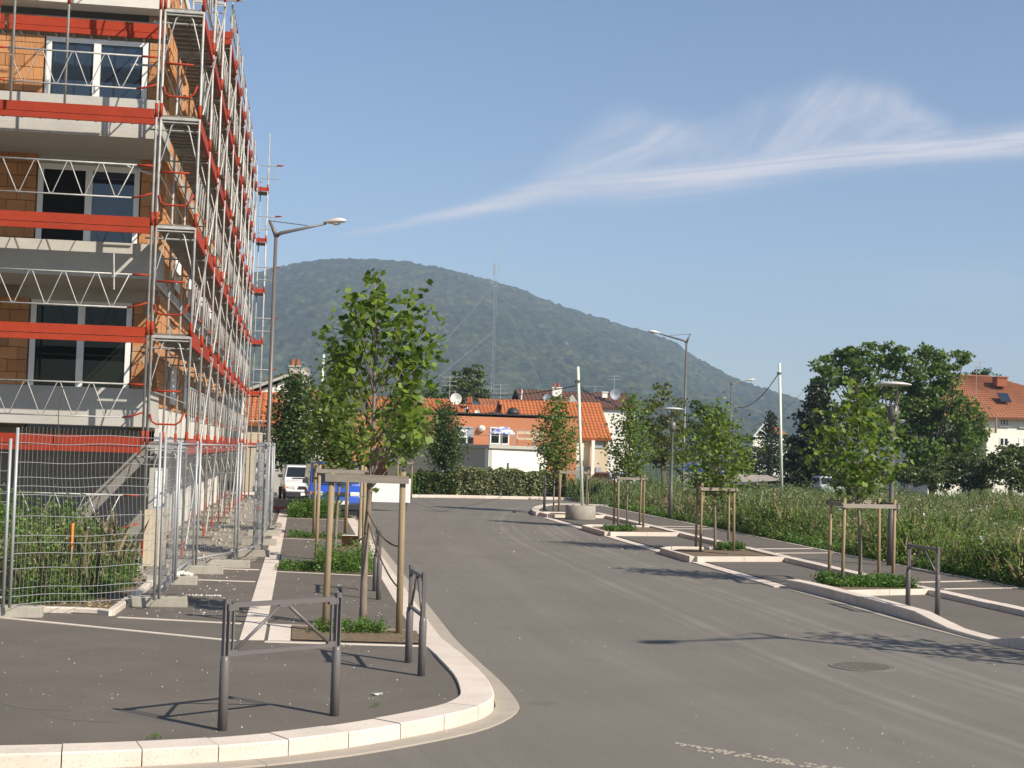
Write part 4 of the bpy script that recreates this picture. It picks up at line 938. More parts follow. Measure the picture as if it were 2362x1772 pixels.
d1 = disc_lamp((12.2, 29.3, .1), 'round topped path lamp close to the nearest staked tree on the right')
copy_thing(d1, (12.66, 49.5, .1), 1., 'round topped path lamp farther off, in front of the tall lamp with the left arm')

# ------------------------------------------------------------ concrete ring with pale pole, cables, mast
t = thing('pole_socket', 'round concrete ring holding the pale cable pole on the right island', 'concrete ring', (9.35, 48.6, .03))
mb = MB(); mb.lathe((9.35, 48.6, .03), [(.50, 0), (.51, .02), (.50, .46), (.47, .48), (.40, .48), (.40, .40), (.05, .40)], 32); mb.build('ring', M['block'], t, True)
def pole(x, y, Y, xt, yt, zb, r, label, n=8):
    a = PY(x, y, Y); b = PY(xt, yt, Y); a.z = zb
    t = thing('cable_pole', label, 'pole', a); mb = MB(); mb.tube(a, b, r, 10, r * .9); mb.build('pole', M['palewhite'], t, True)
    mb = MB(); mb.tube(b + Vector((0, 0, -.55)), b + Vector((0, 0, -.45)), r * 1.5, 10); mb.build('cable_clamp', M['grey'], t); return b
tp1 = pole(1344, 1165, 48.7, 1333, 846, .3, .055, 'pale leaning pole rising from the concrete ring')
tp2 = pole(1805, 1112, 70, 1798, 838, 0, .075, 'pale pole standing alone in the field before the dark conifer')
tp3 = pole(728, 1100, 70, 747, 818, 0, .06, 'pale pole half hidden by the second staked tree on the left')
def cable(a, b, sag, label, r=.018):
    a, b = Vector(a), Vector(b); mb = MB(); n = 24
    mb.path([a.lerp(b, i / n) - Vector((0, 0, sag * 4 * (i / n) * (1 - i / n))) for i in range(n + 1)], r, 5)
    o = mb.build('overhead_cable', M['cable']); tag(o, label, 'cable', 'overhead cables strung between the poles'); return o
cz = Vector((0, 0, -.45))
cable(tp1 + cz * 1.4, PY(1000, 884, 86), .5, 'thick cable from the pale leaning pole to the roofs on the left')
cable(tp1 + cz * 2, PY(1090, 902, 86), .4, 'thin lower cable from the pale leaning pole towards the left roofs', .01)
cable(tp1 + cz * 1.4, PY(1450, 925, 86), .3, 'short cable dropping right from the pale leaning pole behind the trees')
cable(tp1 + cz * 1.6, PY(1860, 893, 130), 2.6, 'long thin cable sagging from the pale pole to the far right trees', .014)
cable(tp2 + cz, PY(1678, 925, 102), 1.0, 'cable from the lone field pole down to the distant street lamp', .025)
cable(tp3 + cz, PY(640, 900, 78), .4, 'cable from the hidden left pole to the white gable house', .018)
MY = 400.; mt = PY(1146, 528, MY); mbs = PY(1134, 930, MY); mbs.z = 0; 
t = thing('radio_mast', 'slender guyed radio mast standing in front of the wooded hill', 'mast', mbs)
mtb = Vector((mbs.x, MY, mt.z)); H2 = mt.z - 10
for k in range(3):
    a = k * 2.094; d = Vector((math.cos(a) * .45, math.sin(a) * .45, 0)); mb = MB(); mb.tube(mbs + d, Vector((mbs.x, MY, H2)) + d, .028, 4); mb.build('leg', M['tower'], t)
mb = MB(); z = 0; k = 0
while z < H2 - 1.2:
    for q in range(3):
        a0, a1 = q * 2.094, (q + 1) * 2.094; mb.tube(mbs + Vector((math.cos(a0) * .45, math.sin(a0) * .45, z)), mbs + Vector((math.cos(a1) * .45, math.sin(a1) * .45, z + 1.2)), .013, 3)
    z += 1.2
mb.build('lattice', M['tower'], t, kind='stuff')
mb = MB(); mb.tube((mbs.x, MY, H2), (mbs.x, MY, mt.z), .07, 5); mb.build('antenna', M['tower'], t)
mb = MB()
for a in range(3): mb.tube((mbs.x + math.cos(a * 2.1) * 1.0, MY + math.sin(a * 2.1), H2 - 3), (mbs.x + math.cos(a * 2.1) * 1.0, MY + math.sin(a * 2.1), H2 + .5), .06, 4); mb.tube((mbs.x, MY, H2 - 1.5), (mbs.x + math.cos(a * 2.1) * 1.0, MY + math.sin(a * 2.1), H2 - 1.5), .04, 4)
mb.build('aerial_cluster', M['tower'], t)
for (x, y, hf) in ((1255, 905, .92), (1000, 880, .66), (900, 930, .9), (1230, 900, .6), (1190, 930, .35), (1060, 920, .35)):
    e = PY(x, y, MY * (.88 if x > 1134 else .93)); mb = MB(); mb.tube((mbs.x, MY, H2 * hf), e, .022, 4); mb.build('guy_wire', M['tower'], t)

# ------------------------------------------------------------ young trees and their stake guards
def young_tree(loc, h0, h1, rad, label, leafm, nb=26, per=34, size=.11, seed=1, r0=.035, lean=(0, 0), templ='quad', nleafobj=0, tips=None, up=.35, fork=None, asc=1.0, spread=.16, name='staked_tree', group='young street trees held by stake guards'):
    r = np.random.default_rng(seed); loc = Vector(loc)
    t = thing(name, label, 'tree', loc, group)
    top = loc + Vector((lean[0], lean[1], h1))
    def trunk(s):
        return loc.lerp(top, s) + Vector((.035 * math.sin(s * 5 + seed), .03 * math.cos(s * 4 + seed), 0)) * min(1, s * 3) * (1 if h1 < 8 else 2)
    mb = MB(); pts = [trunk(i / 14) for i in range(15)]; pts[0] -= Vector((0, 0, .05))
    mb.path(pts, [r0 * (1.25 if i == 0 else 1) * (1 - .85 * i / 14) + .002 for i in range(15)], 8); mb.build('trunk', M['bark'], t, True)
    P = []; br = MB()
    ends = []
    if tips is None:
        for i in range(nb):
            s = (i + .5) / nb; hh = h0 + (h1 - h0) * s; az_ = i * 2.39996 + r.uniform(-.4, .4)
            R_ = rad(s) * r.uniform(.75, 1.1); e = trunk(min(1, hh / h1)); e = Vector((e.x + math.cos(az_) * R_, e.y + math.sin(az_) * R_, loc.z + hh))
            hb = max(h0 * .8, hh - R_ * asc * r.uniform(.8, 1.2)); ends.append((trunk(min(.97, hb / h1)), e))
    else:
        for e, hb in tips: ends.append((trunk(min(.97, hb / h1)), e))
    for a, e in ends:
        mid = a.lerp(e, .5) + Vector((0, 0, -.06 * (e - a).length)); n = 8; L_ = (e - a).length
        q = [a * (1 - u) ** 2 + mid * 2 * u * (1 - u) + e * u * u for u in np.linspace(0, 1, n)]
        br.path(q, [max(.003, r0 * (.34 if tips is None else .20) * (1 - .8 * u)) for u in np.linspace(0, 1, n)], 5)
        m_ = max(6, int(per * (L_ / .8)))
        for _ in range(m_):
            u = r.uniform(.22 if tips is None else .42, 1.04) ** (.8 if tips is None else .75); c = a * (1 - u) ** 2 + mid * 2 * u * (1 - u) + e * u * u
            P.append((c.x + r.normal() * spread, c.y + r.normal() * spread, c.z + r.normal() * spread * .9))
    for _ in range(int(nb * per * .12)):
        s = r.uniform(h0 / h1, 1.0); c = trunk(s); P.append((c.x + r.normal() * spread * .8, c.y + r.normal() * spread * .8, c.z + r.normal() * .1))
    br.build('limbs', M['bark'], t, True, kind='stuff')
    P = np.array(P); sz = size * r.uniform(.65, 1.2, len(P))
    if nleafobj:
        near = np.argsort(P[:, 1])[:nleafobj * 2]; pick = set(near[::2][:nleafobj].tolist())
        key = 'leaf_' + leafm.name + str(round(size, 3))
        if key not in SC:
            T_, fs_l = TEMPL[templ]; me = bpy.data.meshes.new('leaf'); me.from_pydata([tuple(v * size) for v in T_], [], fs_l); me.materials.append(leafm); SC[key] = me
        Rm = rand_rot(nleafobj, up, r)
        for i, j in enumerate(sorted(pick)):
            o = inst('leaf', SC[key], t, P[j], Matrix(Rm[i].tolist()).to_euler()); k_ = r.uniform(.7, 1.15); o.scale = (k_, k_, k_)
        mask = np.ones(len(P), bool); mask[list(pick)] = False; P, sz = P[mask], sz[mask]
    leaves('foliage', P, sz, leafm, t, templ, up)
    return t
def guard(stakes, h, label, rails='box', ropes=None, r=.029):
    c = sum((Vector(s) for s in stakes), Vector()) / len(stakes)
    t = thing('tree_guard', label, 'tree guard', c, group='round timber stake guards around young trees')
    rr = random.Random(int(c.y * 10)); tops = []
    for s in stakes:
        s = Vector(s); q = Vector((rr.uniform(-.03, .03), rr.uniform(-.03, .03), 0)); hh = h + rr.uniform(-.01, .06); mb = MB()
        mb.path([s - Vector((0, 0, .05)), s + q * .5 + Vector((0, 0, hh * .5)), s + q + Vector((0, 0, hh))], [r * 1.05, r, r * .93], 10); mb.build('stake', M['stake'], t, True); tops.append(s + q + Vector((0, 0, h - .06)))
    n = len(tops); pr = [(0, 1)] if rails == 'front' else [(0, 1), (1, 2), (2, 3), (3, 0)]
    for i, j in pr:
        a, b = tops[i], tops[j]; d = (b - a).normalized(); nrm = Vector((d.y, -d.x, 0)) * (r + .016); zo = Vector((0, 0, rr.uniform(-.02, .02) if rails != 'front' else .02))
        mb = MB(); a2, b2 = a - d * .07 + nrm + zo, b + d * .07 + nrm + zo
        mb.box((a2 + b2) / 2, ((b2 - a2).length, .03, .09 if rails == 'front' else .07), R=Matrix.Rotation(math.atan2(d.y, d.x), 3, 'Z')); mb.build('rail', M['rail'], t)
    for a, b in (ropes or []):
        a, b = Vector(a), Vector(b); mb = MB(); mb.path([a.lerp(b, i / 8) - Vector((0, 0, .10 * 4 * (i / 8) * (1 - i / 8))) for i in range(9)], .009, 6); mb.build('tie_rope', M['rope'], t)
    return t
# nearest tree, outline from its branch tips
T1 = Vector((.80, 17.35, .11)); TY = 17.35
tipx = [(812, 590, 3.1), (826, 612, 3.2), (797, 608, 3.1), (835, 650, 3.0), (800, 655, 3.0), (752, 636, 2.7), (768, 642, 2.7), (728, 676, 2.6), (738, 700, 2.6), (718, 712, 2.5), (772, 690, 2.8), (698, 722, 2.3), (712, 742, 2.3), (895, 626, 2.7), (912, 660, 2.6), (880, 655, 2.7), (895, 690, 2.6), (868, 690, 2.8), (918, 700, 2.4), (945, 722, 2.2), (932, 748, 2.2), (948, 755, 2.1), (900, 742, 2.4), (846, 715, 2.9), (822, 700, 3.0), (790, 720, 2.9), (760, 742, 2.5), (735, 765, 2.3), (905, 790, 2.1), (925, 815, 2.0), (885, 765, 2.4), (860, 760, 2.6), (838, 785, 2.5), (880, 830, 2.0), (905, 860, 1.9), (930, 855, 1.9), (890, 895, 1.8), (865, 880, 1.85), (915, 905, 1.75), (845, 905, 1.7), (870, 930, 1.6), (900, 930, 1.6), (765, 800, 2.2), (750, 780, 2.3)]
r_ = random.Random(3)
tips = [(PY(x * 1.0683, y * 1.0683, TY + r_.uniform(-.42, .42)), hb) for x, y, hb in tipx]
ttop = PY(812 * 1.0683, 600 * 1.0683, TY)
t1 = young_tree(T1, 1.6, ttop.z - .11, None, 'largest and nearest staked tree with big lobed leaves, left of the road', L_near, nb=20, per=24, size=.092, seed=5, r0=.043, lean=(ttop.x - .8, 0), templ='lobe', nleafobj=300, tips=tips, spread=.075)
mb = MB(); e0_, e1_, e2_ = PY(858, 1103, TY), PY(877, 1060, TY), PY(897, 1012, TY + .1); mb.path([Vector((T1.x + .02, TY, e0_.z - .12)), e0_, e1_, e2_, e2_ + Vector((.05, 0, .25))], [.016, .015, .012, .009, .003], 6); mb.build('low_branch', M['bark'], t1, True)
ga, gb_ = G(749, 1458, .11), G(920, 1461, .11)
guard([ga, gb_], 1.78, 'nearest stake guard, two stakes joined by one grey rail', 'front', [(gb_ + Vector((-.03, 0, .42 + .1)), T1 + Vector((.02, 0, 1.22))), (ga + Vector((.03, 0, .95)), T1 + Vector((0, 0, 1.1))), (gb_ + Vector((-.03, 0, .98)), T1 + Vector((.0, 0, 1.36)))], .038)
oval = lambda R_: (lambda s: R_ * (math.sin(math.pi * (s * .86 + .12)) ** .8) * (1 - .25 * s) + .03)
young_tree((.70, 27.4, .11), 1.75, 3.85, oval(.72), 'second staked tree on the left, dense pale green crown behind the nearest tree', L_mid, 44, 50, .09, 12, .032, templ='lobe', nleafobj=300, spread=.13)
guard([G(728, 1308, .11), G(835, 1310, .11), (1.12, 27.1, .11), (.36, 27.1, .11)], 1.72, 'second stake guard on the left, four stakes with weathered rails')
young_tree((.80, 35.4, .11), 1.9, 3.7, oval(.75), 'third staked tree on the left, its crown merging with the second', L_mid, 34, 60, .10, 13, .03)
guard([(.38, 34.5, .11), (1.12, 34.5, .11), (1.12, 35.4, .11), (.38, 35.4, .11)], 1.7, 'third stake guard on the left, half hidden by the nearer stakes')
# right row
G1 = [G(x, y, .12) for x, y in ((1943, 1348), (1912.6, 1340.5), (2028, 1343), (2000.5, 1331.5))]
g1 = [Vector((9.24, 24.23, .12)), Vector((10.26, 24.5, .12)), Vector((10.45, 25.6, .12)), Vector((9.34, 25.14, .12))]
guard(g1, 1.42, 'nearest stake guard on the right, in the green ground cover bed')
young_tree((9.86, 25.0, .12), 1.7, 3.5, oval(.95), 'nearest staked tree on the right with a loose bright green crown', L_near, 34, 30, .105, 21, .036, templ='lobe', nleafobj=300, spread=.15, lean=(-.1, 0))
guard([Vector((9.10, 32.75, .11)), Vector((9.96, 33.0, .11)), Vector((10.12, 33.96, .11)), Vector((9.25, 33.7, .11))], 1.47, 'second stake guard on the right, between the parking bays')
young_tree((9.6, 33.3, .11), 1.5, 3.35, oval(.95), 'second staked tree on the right with a wide rounded crown', L_near, 42, 46, .105, 22, .033, spread=.17)
guard([Vector((9.37, 42.8, .11)), Vector((10.18, 43.0, .11)), Vector((10.3, 44.0, .11)), Vector((9.45, 43.75, .11))], 1.5, 'third stake guard on the right, just past the concrete ring')
young_tree((9.78, 43.4, .11), 1.6, 3.95, oval(.72), 'third staked tree on the right with a narrow crown of reddish edged leaves', L_mid, 40, 62, .11, 23, .03, spread=.15)
guard([Vector((9.22, 52.0, .11)), Vector((10.3, 52.2, .11)), Vector((10.45, 53.3, .11)), Vector((9.38, 53.0, .11))], 1.5, 'farthest stake guard, on the tip of the right island')
young_tree((9.3, 53.6, .11), 1.6, 4.2, oval(.85), 'farthest staked tree on the right island, left of the pale leaning pole', L_mid, 44, 80, .11, 24, .03, spread=.17)
young_tree((10.4, 14.4, .1), 1.7, 4.1, oval(.95), 'staked tree outside the frame whose crown shadow lies on the road', L_near, 30, 26, .12, 25, .036, spread=.16)
young_tree((1.9, 15.4, .0 + .1), 1.9, 3.4, oval(.01), 'x', L_near, 1, 1, .1, 25, .03) if False else None
# young trees farther away
def px(x, y, Y, z=0.):
    p = PY(x * 1.0683, y * 1.0683, Y); p.z = z; return p
def topz(x, y, Y): return PY(x * 1.0683, y * 1.0683, Y).z
young_tree(px(868, 1070, 66), 2.3, topz(868, 835, 66), oval(1.25), 'tree with a thin square guard in front of the terracotta wall', L_mid, 44, 90, .15, 31, .06, spread=.28, group='small trees across the far street', name='small_tree')
young_tree(px(957, 1045, 70), 1.6, topz(957, 872, 70), oval(.95), 'small dark oval tree before the garage wall greyed for shade', L_dark, 50, 110, .13, 32, .05, spread=.22, group='small trees across the far street', name='small_tree')
young_tree(px(632, 1060, 61), 1.5, topz(632, 808, 61), oval(1.05), 'dark glossy tree behind the left street lamp', L_dark, 60, 120, .14, 33, .06, spread=.26, group='small trees across the far street', name='small_tree')
gp = px(873, 1072, 65); guard([gp + Vector((-.32, 0, 0)), gp + Vector((.32, 0, 0)), gp + Vector((.32, .6, 0)), gp + Vector((-.32, .6, 0))], 1.65, 'small dark guard around the tree before the terracotta wall', r=.025)
for i, (x, yt, Y, lb) in enumerate(((1738, 985, 88, 'spindly young tree by the lone pale field pole'), (1788, 990, 95, 'spindly young tree right of the first, before the dark conifer'), (1925, 990, 92, 'thin young tree seen behind the round topped lamp'))):
    p = px(x, 1070, Y); young_tree(p, 1.9, topz(x, yt - 20, Y), oval(.4), lb, L_yel, 10, 8, .12, 40 + i, .03, group='spindly young trees at the back of the field', name='sapling')
    guard([p + Vector((-.45, 0, 0)), p + Vector((.45, 0, 0)), p + Vector((.45, .7, 0)), p + Vector((-.45, .7, 0))], 1.75, ('far stake guard right of the lone pale pole', 'far stake guard in front of the dark conifer', 'far stake guard behind the round topped lamp')[i], r=.04)

# ------------------------------------------------------------ big trees and shrubs
def big_tree(base, blobs, label, leafm, size, dens, name='tree', cat='tree', seed=1, trunk_r=.25, group=None, up=.2, fill=.3, bark='bark2', limbs=True, templ='quad'):
    """blobs: (x,y,z,r) world"""
    r = np.random.default_rng(seed); t = thing(name, label, cat, base, group); base = Vector(base); P = []
    br = MB()
    if limbs:
        cz = max(b[2] for b in blobs); hub = base + Vector((0, 0, (min(b[2] for b in blobs) - base.z) * .7 + .3))
        tb = MB(); tb.path([base - Vector((0, 0, .2)), base.lerp(hub, .5) + Vector((.1, 0, 0)), hub], [trunk_r * 1.3, trunk_r, trunk_r * .8], 8); tb.build('trunk', M[bark], t, True)
    for bx_, by_, bz, R_ in blobs:
        if limbs: c = Vector((bx_, by_, bz)); br.path([hub, hub.lerp(c, .5) + Vector((0, 0, -.1 * R_)), c, c + Vector((r.normal() * .4 * R_, r.normal() * .3 * R_, .6 * R_))], [trunk_r * .22, trunk_r * .12, min(trunk_r * .08, .02), .01], 5)
        n = int(dens * R_ * R_)
        ncl = max(8, int(n / 22)); d = r.normal(size=(ncl, 3)); d /= np.linalg.norm(d, axis=1)[:, None]
        rad_ = R_ * np.where(r.random(ncl) < fill, r.uniform(.2, .8, ncl), r.uniform(.82, 1.12, ncl))
        cc = d * rad_[:, None] * [1, 1, .85] + [bx_, by_, bz]
        k = r.integers(0, ncl, n); P.append(cc[k] + r.normal(size=(n, 3)) * [.13 * R_ ** .5 + .05] * np.array([1.2, 1.2, .5]))
    if limbs: br.build('limbs', M[bark], t, True, kind='stuff')
    P = np.concatenate(P); P = P[P[:, 2] > base.z]
    leaves('crown', P, size * r.uniform(.6, 1.25, len(P)), leafm, t, templ, up)
    return t
def B_(lst, Y, dep=2.0, seed=0):
    r = random.Random(seed); s = Y * 1.0683 / F; out = []
    for x, y, R_ in lst:
        p = PY(x * 1.0683, y * 1.0683, Y + r.uniform(-dep, dep)); out.append((p.x, p.y, p.z, R_ * s))
    return out
acL = [(1778, 800, 28), (1800, 775, 26), (1830, 770, 28), (1770, 835, 24), (1812, 820, 30), (1850, 800, 32), (1875, 765, 30), (1905, 790, 34), (1930, 762, 26), (1960, 790, 30), (1850, 850, 40), (1900, 850, 44), (1950, 850, 40), (1890, 920, 50), (1950, 930, 50), (1840, 900, 36)]
big_tree(px(1880, 1040, 82), B_(acL, 82, 3, 1), 'left half of the huge dark locust tree, with ragged clustered crown', L_big, .26, 760, seed=3, trunk_r=.35)
acR = [(2010, 765, 30), (2040, 790, 32), (2065, 775, 20), (2085, 765, 10), (2000, 810, 36), (2050, 830, 34), (2030, 870, 44), (2075, 890, 42), (2100, 930, 34), (2000, 900, 46), (2040, 940, 50), (2000, 970, 40), (2085, 960, 36), (2060, 990, 40), (1985, 1000, 36)]
big_tree(px(2010, 1045, 80), B_(acR, 80, 3, 2), 'right half of the huge locust tree, drooping in front of the white house', L_big, .25, 760, seed=4, trunk_r=.3)
# conifer left of it
def conifer(base, h, R_, label, m_, seed=1, n=4000, size=.2, name='conifer', skew=0.):
    r = np.random.default_rng(seed); base = Vector(base); t = thing(name, label, 'conifer', base)
    mb = MB(); mb.path([base, base + Vector((0, 0, h))], [.16, .02], 7); mb.build('trunk', M['bark2'], t, True)
    P = []
    nb_ = 60
    for i in range(nb_):
        s = (i + .5) / nb_; a = i * 2.4; L_ = R_ * (1 - s) ** .8 * r.uniform(.65, 1.15) + .15; z = h * (.06 + .93 * s)
        m_n = int(n / nb_ * (1.4 - s)); u = r.random(m_n) ** .7
        P.append(np.stack([base.x + math.cos(a) * L_ * u + r.normal(size=m_n) * .18, base.y + math.sin(a) * L_ * u + r.normal(size=m_n) * .18, base.z + z - u * L_ * .12 + r.normal(size=m_n) * .12], 1))
    leaves('crown', np.concatenate(P), size, m_, t, 'quad', .1); return t
p = px(1762, 1050, 76); conifer(p, topz(1762, 825, 76), 2.6, 'dark ragged conifer at the left foot of the big locust tree', L_con, 2, 9000, .22)
p = px(1662, 1030, 120); conifer(p, topz(1662, 890, 120), 1.9, 'slim dark spruce beside the half timbered gable', L_con, 3, 3500, .22)
p = px(1725, 1045, 78)
big_tree(p, B_([(1722, 960, 20), (1735, 990, 26), (1715, 1005, 22), (1770, 990, 30), (1805, 1000, 30), (1790, 960, 30), (1800, 920, 26), (1780, 900, 22)], 79, 2, 5), 'reddish dark shrubbery under the conifer', L_con, .2, 620, 'shrub', 'shrub', 5, .1)
# tree with upright yellowish shoots behind the third tree
big_tree(px(1430, 1040, 66), B_([(1428, 840, 14), (1422, 862, 14), (1445, 850, 12), (1462, 870, 14), (1405, 880, 18), (1430, 895, 24), (1460, 900, 20), (1395, 920, 26), (1430, 940, 34), (1470, 930, 22), (1400, 965, 30), (1450, 970, 32), (1415, 990, 28), (1465, 985, 22)], 66, 1.2, 6), 'yellowish green tree with upright shoots behind the third staked tree', L_yel, .17, 900, seed=6, trunk_r=.12)
big_tree(px(1520, 1040, 105), B_([(1512, 880, 20), (1535, 895, 24), (1555, 920, 26), (1500, 920, 30), (1540, 950, 34), (1500, 970, 30), (1570, 960, 30)], 105, 2, 7), 'dark rounded tree behind the second staked tree', L_dark, .24, 620, seed=7, trunk_r=.2)
big_tree(px(1625, 1030, 125), B_([(1610, 965, 26), (1640, 985, 24), (1600, 1000, 22), (1665, 990, 22), (1690, 960, 24), (1700, 1000, 26), (1620, 1010, 20)], 125, 2, 8), 'mixed dark shrubs in front of the half timbered gable', L_shrub, .26, 560, 'shrub', 'shrub', 8, .15)
big_tree(px(1008, 880, 115), B_([(1000, 815, 22), (1025, 805, 18), (985, 840, 24), (1018, 838, 26), (1035, 855, 20), (995, 862, 22)], 115, 2, 9), 'bushy green tree rising behind the tiled roofs', L_shrub, .26, 700, seed=9, trunk_r=.2)
big_tree(px(940, 870, 118), B_([(945, 850, 16), (925, 860, 16), (960, 862, 12)], 118, 1, 10), 'low dark tree at the left behind the tiled roofs', L_dark, .26, 600, seed=10, trunk_r=.2)
big_tree(px(615, 860, 130), B_([(600, 820, 12), (620, 830, 14), (650, 825, 12), (668, 835, 12), (585, 830, 12)], 130, 1, 11), 'pale green hedge of trees behind the white gable house', L_yel, .28, 520, seed=12, trunk_r=.15)
# bushes in front of the white house
big_tree(px(2090, 1060, 70), B_([(2030, 1020, 26), (2060, 1005, 26), (2090, 1000, 28), (2120, 1010, 28), (2010, 1035, 24), (2050, 1040, 26), (2100, 1045, 28), (2140, 1030, 24)], 70, 2, 12), 'broad dark bush below the locust tree at the field edge', L_shrub, .17, 2000, 'shrub', 'shrub', 13, .08)
big_tree(px(2180, 1060, 66), B_([(2165, 985, 22), (2190, 975, 20), (2210, 990, 24), (2150, 1005, 24), (2180, 1015, 28), (2215, 1025, 26), (2200, 1045, 22), (2240, 1000, 30)], 66, 2, 13), 'tall bush in front of the white house at the right edge', L_shrub, .17, 2200, 'shrub', 'shrub', 14, .08)
big_tree(px(1960, 1060, 74), B_([(1930, 1020, 26), (1960, 1025, 26), (1985, 1030, 24), (1900, 1025, 24), (1870, 1028, 22), (1840, 1030, 20)], 74, 2, 15), 'dark undergrowth along the back of the field below the trees', L_shrub, .18, 1800, 'shrub', 'shrub', 15, .08)
# hedges by the far street
def hedge(x0, x1, Y0_, Y1_, ztop_, label, m_, n, size, seed, name='hedge'):
    r = np.random.default_rng(seed); a = Vector((x0, Y0_, 0)); t = thing(name, label, 'hedge', a, group='clipped hedges along the far kerb')
    u = r.random(n); side = r.random(n)
    z = r.random(n) ** .8; dpt = r.normal(size=n) * .12
    h = ztop_ * (.94 + .16 * noise2(u * 12 + 30, u * 0 + 5, 1.0, seed + 3))
    top = side < .3; zz = np.where(top, h * r.uniform(.93, 1.04, n), z * h); yy2 = np.where(top, r.uniform(0, 1.1, n), dpt + .25 * noise2(u * 9 + 40, zz * 2 + 10, 1.0, seed) - .12)
    P = np.stack([x0 + (x1 - x0) * u, Y0_ + (Y1_ - Y0_) * u + yy2, zz], 1)
    mb = MB(); 
    d = Vector((x1 - x0, Y1_ - Y0_, 0)); 
    mb.add([(x0, Y0_ + .25, 0), (x1, Y1_ + .25, 0), (x1, Y1_ + .25, ztop_ * .86), (x0, Y0_ + .25, ztop_ * .86), (x0, Y0_ + 1, 0), (x1, Y1_ + 1, 0), (x1, Y1_ + 1, ztop_ * .86), (x0, Y0_ + 1, ztop_ * .86)], [(0, 1, 2, 3), (3, 2, 6, 7), (1, 5, 6, 2), (0, 3, 7, 4), (4, 7, 6, 5)])
    mb.build('twiggy_core', M['bark2'], t); leaves('foliage', P, size * r.uniform(.6, 1.3, n), m_, t, 'quad', .3); return t
hp = [px(x, 1062, Y) for x, Y in ((985, 69.6), (1095, 70.1), (1208, 70.6))]
hedge(hp[0].x, hp[1].x, 69.8, 70.3, 1.27, 'variegated hedge, left half of the tall pale leaved stretch before the white garage wall', L_hedge, 16000, .12, 1)
hedge(hp[1].x, hp[2].x + .3, 70.2, 70.6, 1.24, 'variegated hedge, right half of the pale leaved stretch reaching the island trees', L_hedge, 16000, .12, 2)
h0_ = px(905, 1062, 69); h1_ = px(985, 1062, 69.6)
hedge(h0_.x, h1_.x, 69.4, 69.8, 1.1, 'lower olive hedge to the left of the variegated one', L_shrub, 12000, .11, 3)
h2_ = px(860, 1062, 68)
hedge(h2_.x, h0_.x, 69.0, 69.4, .95, 'short dark green hedge at the left end by the white board', L_green, 7000, .11, 4)

# ------------------------------------------------------------ weeds
def weeds(name, label, inside, n, hfun, m_, seed, leafn=9, wid=.05, cat='weeds', stem=True, ls=1.0):
    r = np.random.default_rng(seed); pts = inside(r, n); n = len(pts); H_ = hfun(pts, r)
    P = []; S_ = []; T_ = []
    ct = r.random(n)
    lean = r.normal(size=(n, 2)) * .16
    k = leafn; hh = np.repeat(H_, k); f = r.random(n * k) ** .85; base = np.repeat(pts, k, axis=0); ln = np.repeat(lean, k, axis=0)
    X_ = base[:, 0] + ln[:, 0] * f * hh + r.normal(size=n * k) * wid * (1.3 - f) * 1.2; Y_ = base[:, 1] + ln[:, 1] * f * hh + r.normal(size=n * k) * wid
    pts3 = np.stack([X_, Y_, base[:, 2] + f * hh], 1)
    dist = np.clip(base[:, 1] / 30, .6, 2.6)
    me = scatter_mesh(name, pts3, ls * r.uniform(.028, .07, n * k) * dist ** .5, 'quad', rand_rot(n * k, .15, r), np.clip(np.repeat(ct * .3 + noise_at(pts, 1.7, seed + 20) * .45, k) + r.random(n * k) * .3 - .03, 0, .98))
    o = link(name, me, m_, None); tag(o, label, cat, kind='stuff')
    if stem:
        R_ = rand_rot(n, 3.5, r); me2 = scatter_mesh('stems', pts, H_ * 1.02, 'blade', R_, ct)
        V = np.empty(len(me2.vertices) * 3, np.float32); me2.vertices.foreach_get('co', V); V = V.reshape(-1, 5, 3); c = V[:, :3].mean(1, keepdims=True); 
        w_ = V.copy(); ax = (V[:, 0] + V[:, 1]) / 2
        V[:, 0] = ax + (V[:, 0] - ax) * .16; V[:, 1] = ax + (V[:, 1] - ax) * .16; ax2 = (V[:, 2] + V[:, 4]) / 2; V[:, 2] = ax2 + (V[:, 2] - ax2) * .18; V[:, 4] = ax2 + (V[:, 4] - ax2) * .18; V[:, 3] = ax2 + (V[:, 3] - ax2) * .8; me2.vertices.foreach_set('co', V.reshape(-1)); me2.update()
        o2_ = link('stems', me2, m_, o); o2_['kind'] = 'stuff'
    return o
def noise_at(p, cell, seed): return noise2(p[:, 0] + 500, p[:, 1] + 500, cell, seed)
def edge_x(y): return np.interp(y, [22, 24.4, 30.4, 40, 60], [12.78, 12.66, 12.52, 12.6, 12.75])
def reg_field(ymin, ymax, marg=.08):
    def f(r, n):
        y = ymin + (ymax - ymin) * r.random(n * 2) ** .8; x = edge_x(y) + (y * .62 - edge_x(y)) * r.random(n * 2)
        keep = (x > edge_x(y)) & (x < y * .60 + 1); p = np.stack([x, y, np.full(len(x), -.02)], 1)[keep]; return p[:n]
    return f
hf = lambda lo, hi: (lambda p, r: (lo + (hi - lo) * noise_at(p, 2.3, 3)) * r.uniform(.55, 1.15, len(p)) * np.clip((p[:, 0] - edge_x(p[:, 1])) / 1.1 + .35, .3, 1))
weeds('meadow_weeds', 'tall green weeds filling the vacant field right of the pavement', reg_field(22.5, 44), 17000, hf(.35, 1.2), L_weed, 1, 17, .07)
weeds('feathery_weeds', 'taller greyish feathery weeds deeper in the vacant field', reg_field(32, 78), 19000, hf(.5, 1.35), L_weedpale, 2, 15, .08, ls=.85)
weeds('dry_grass', 'dry straw coloured stalks among the green field weeds', reg_field(22.5, 60), 4200, hf(.6, 1.4), L_dry, 3, 6)
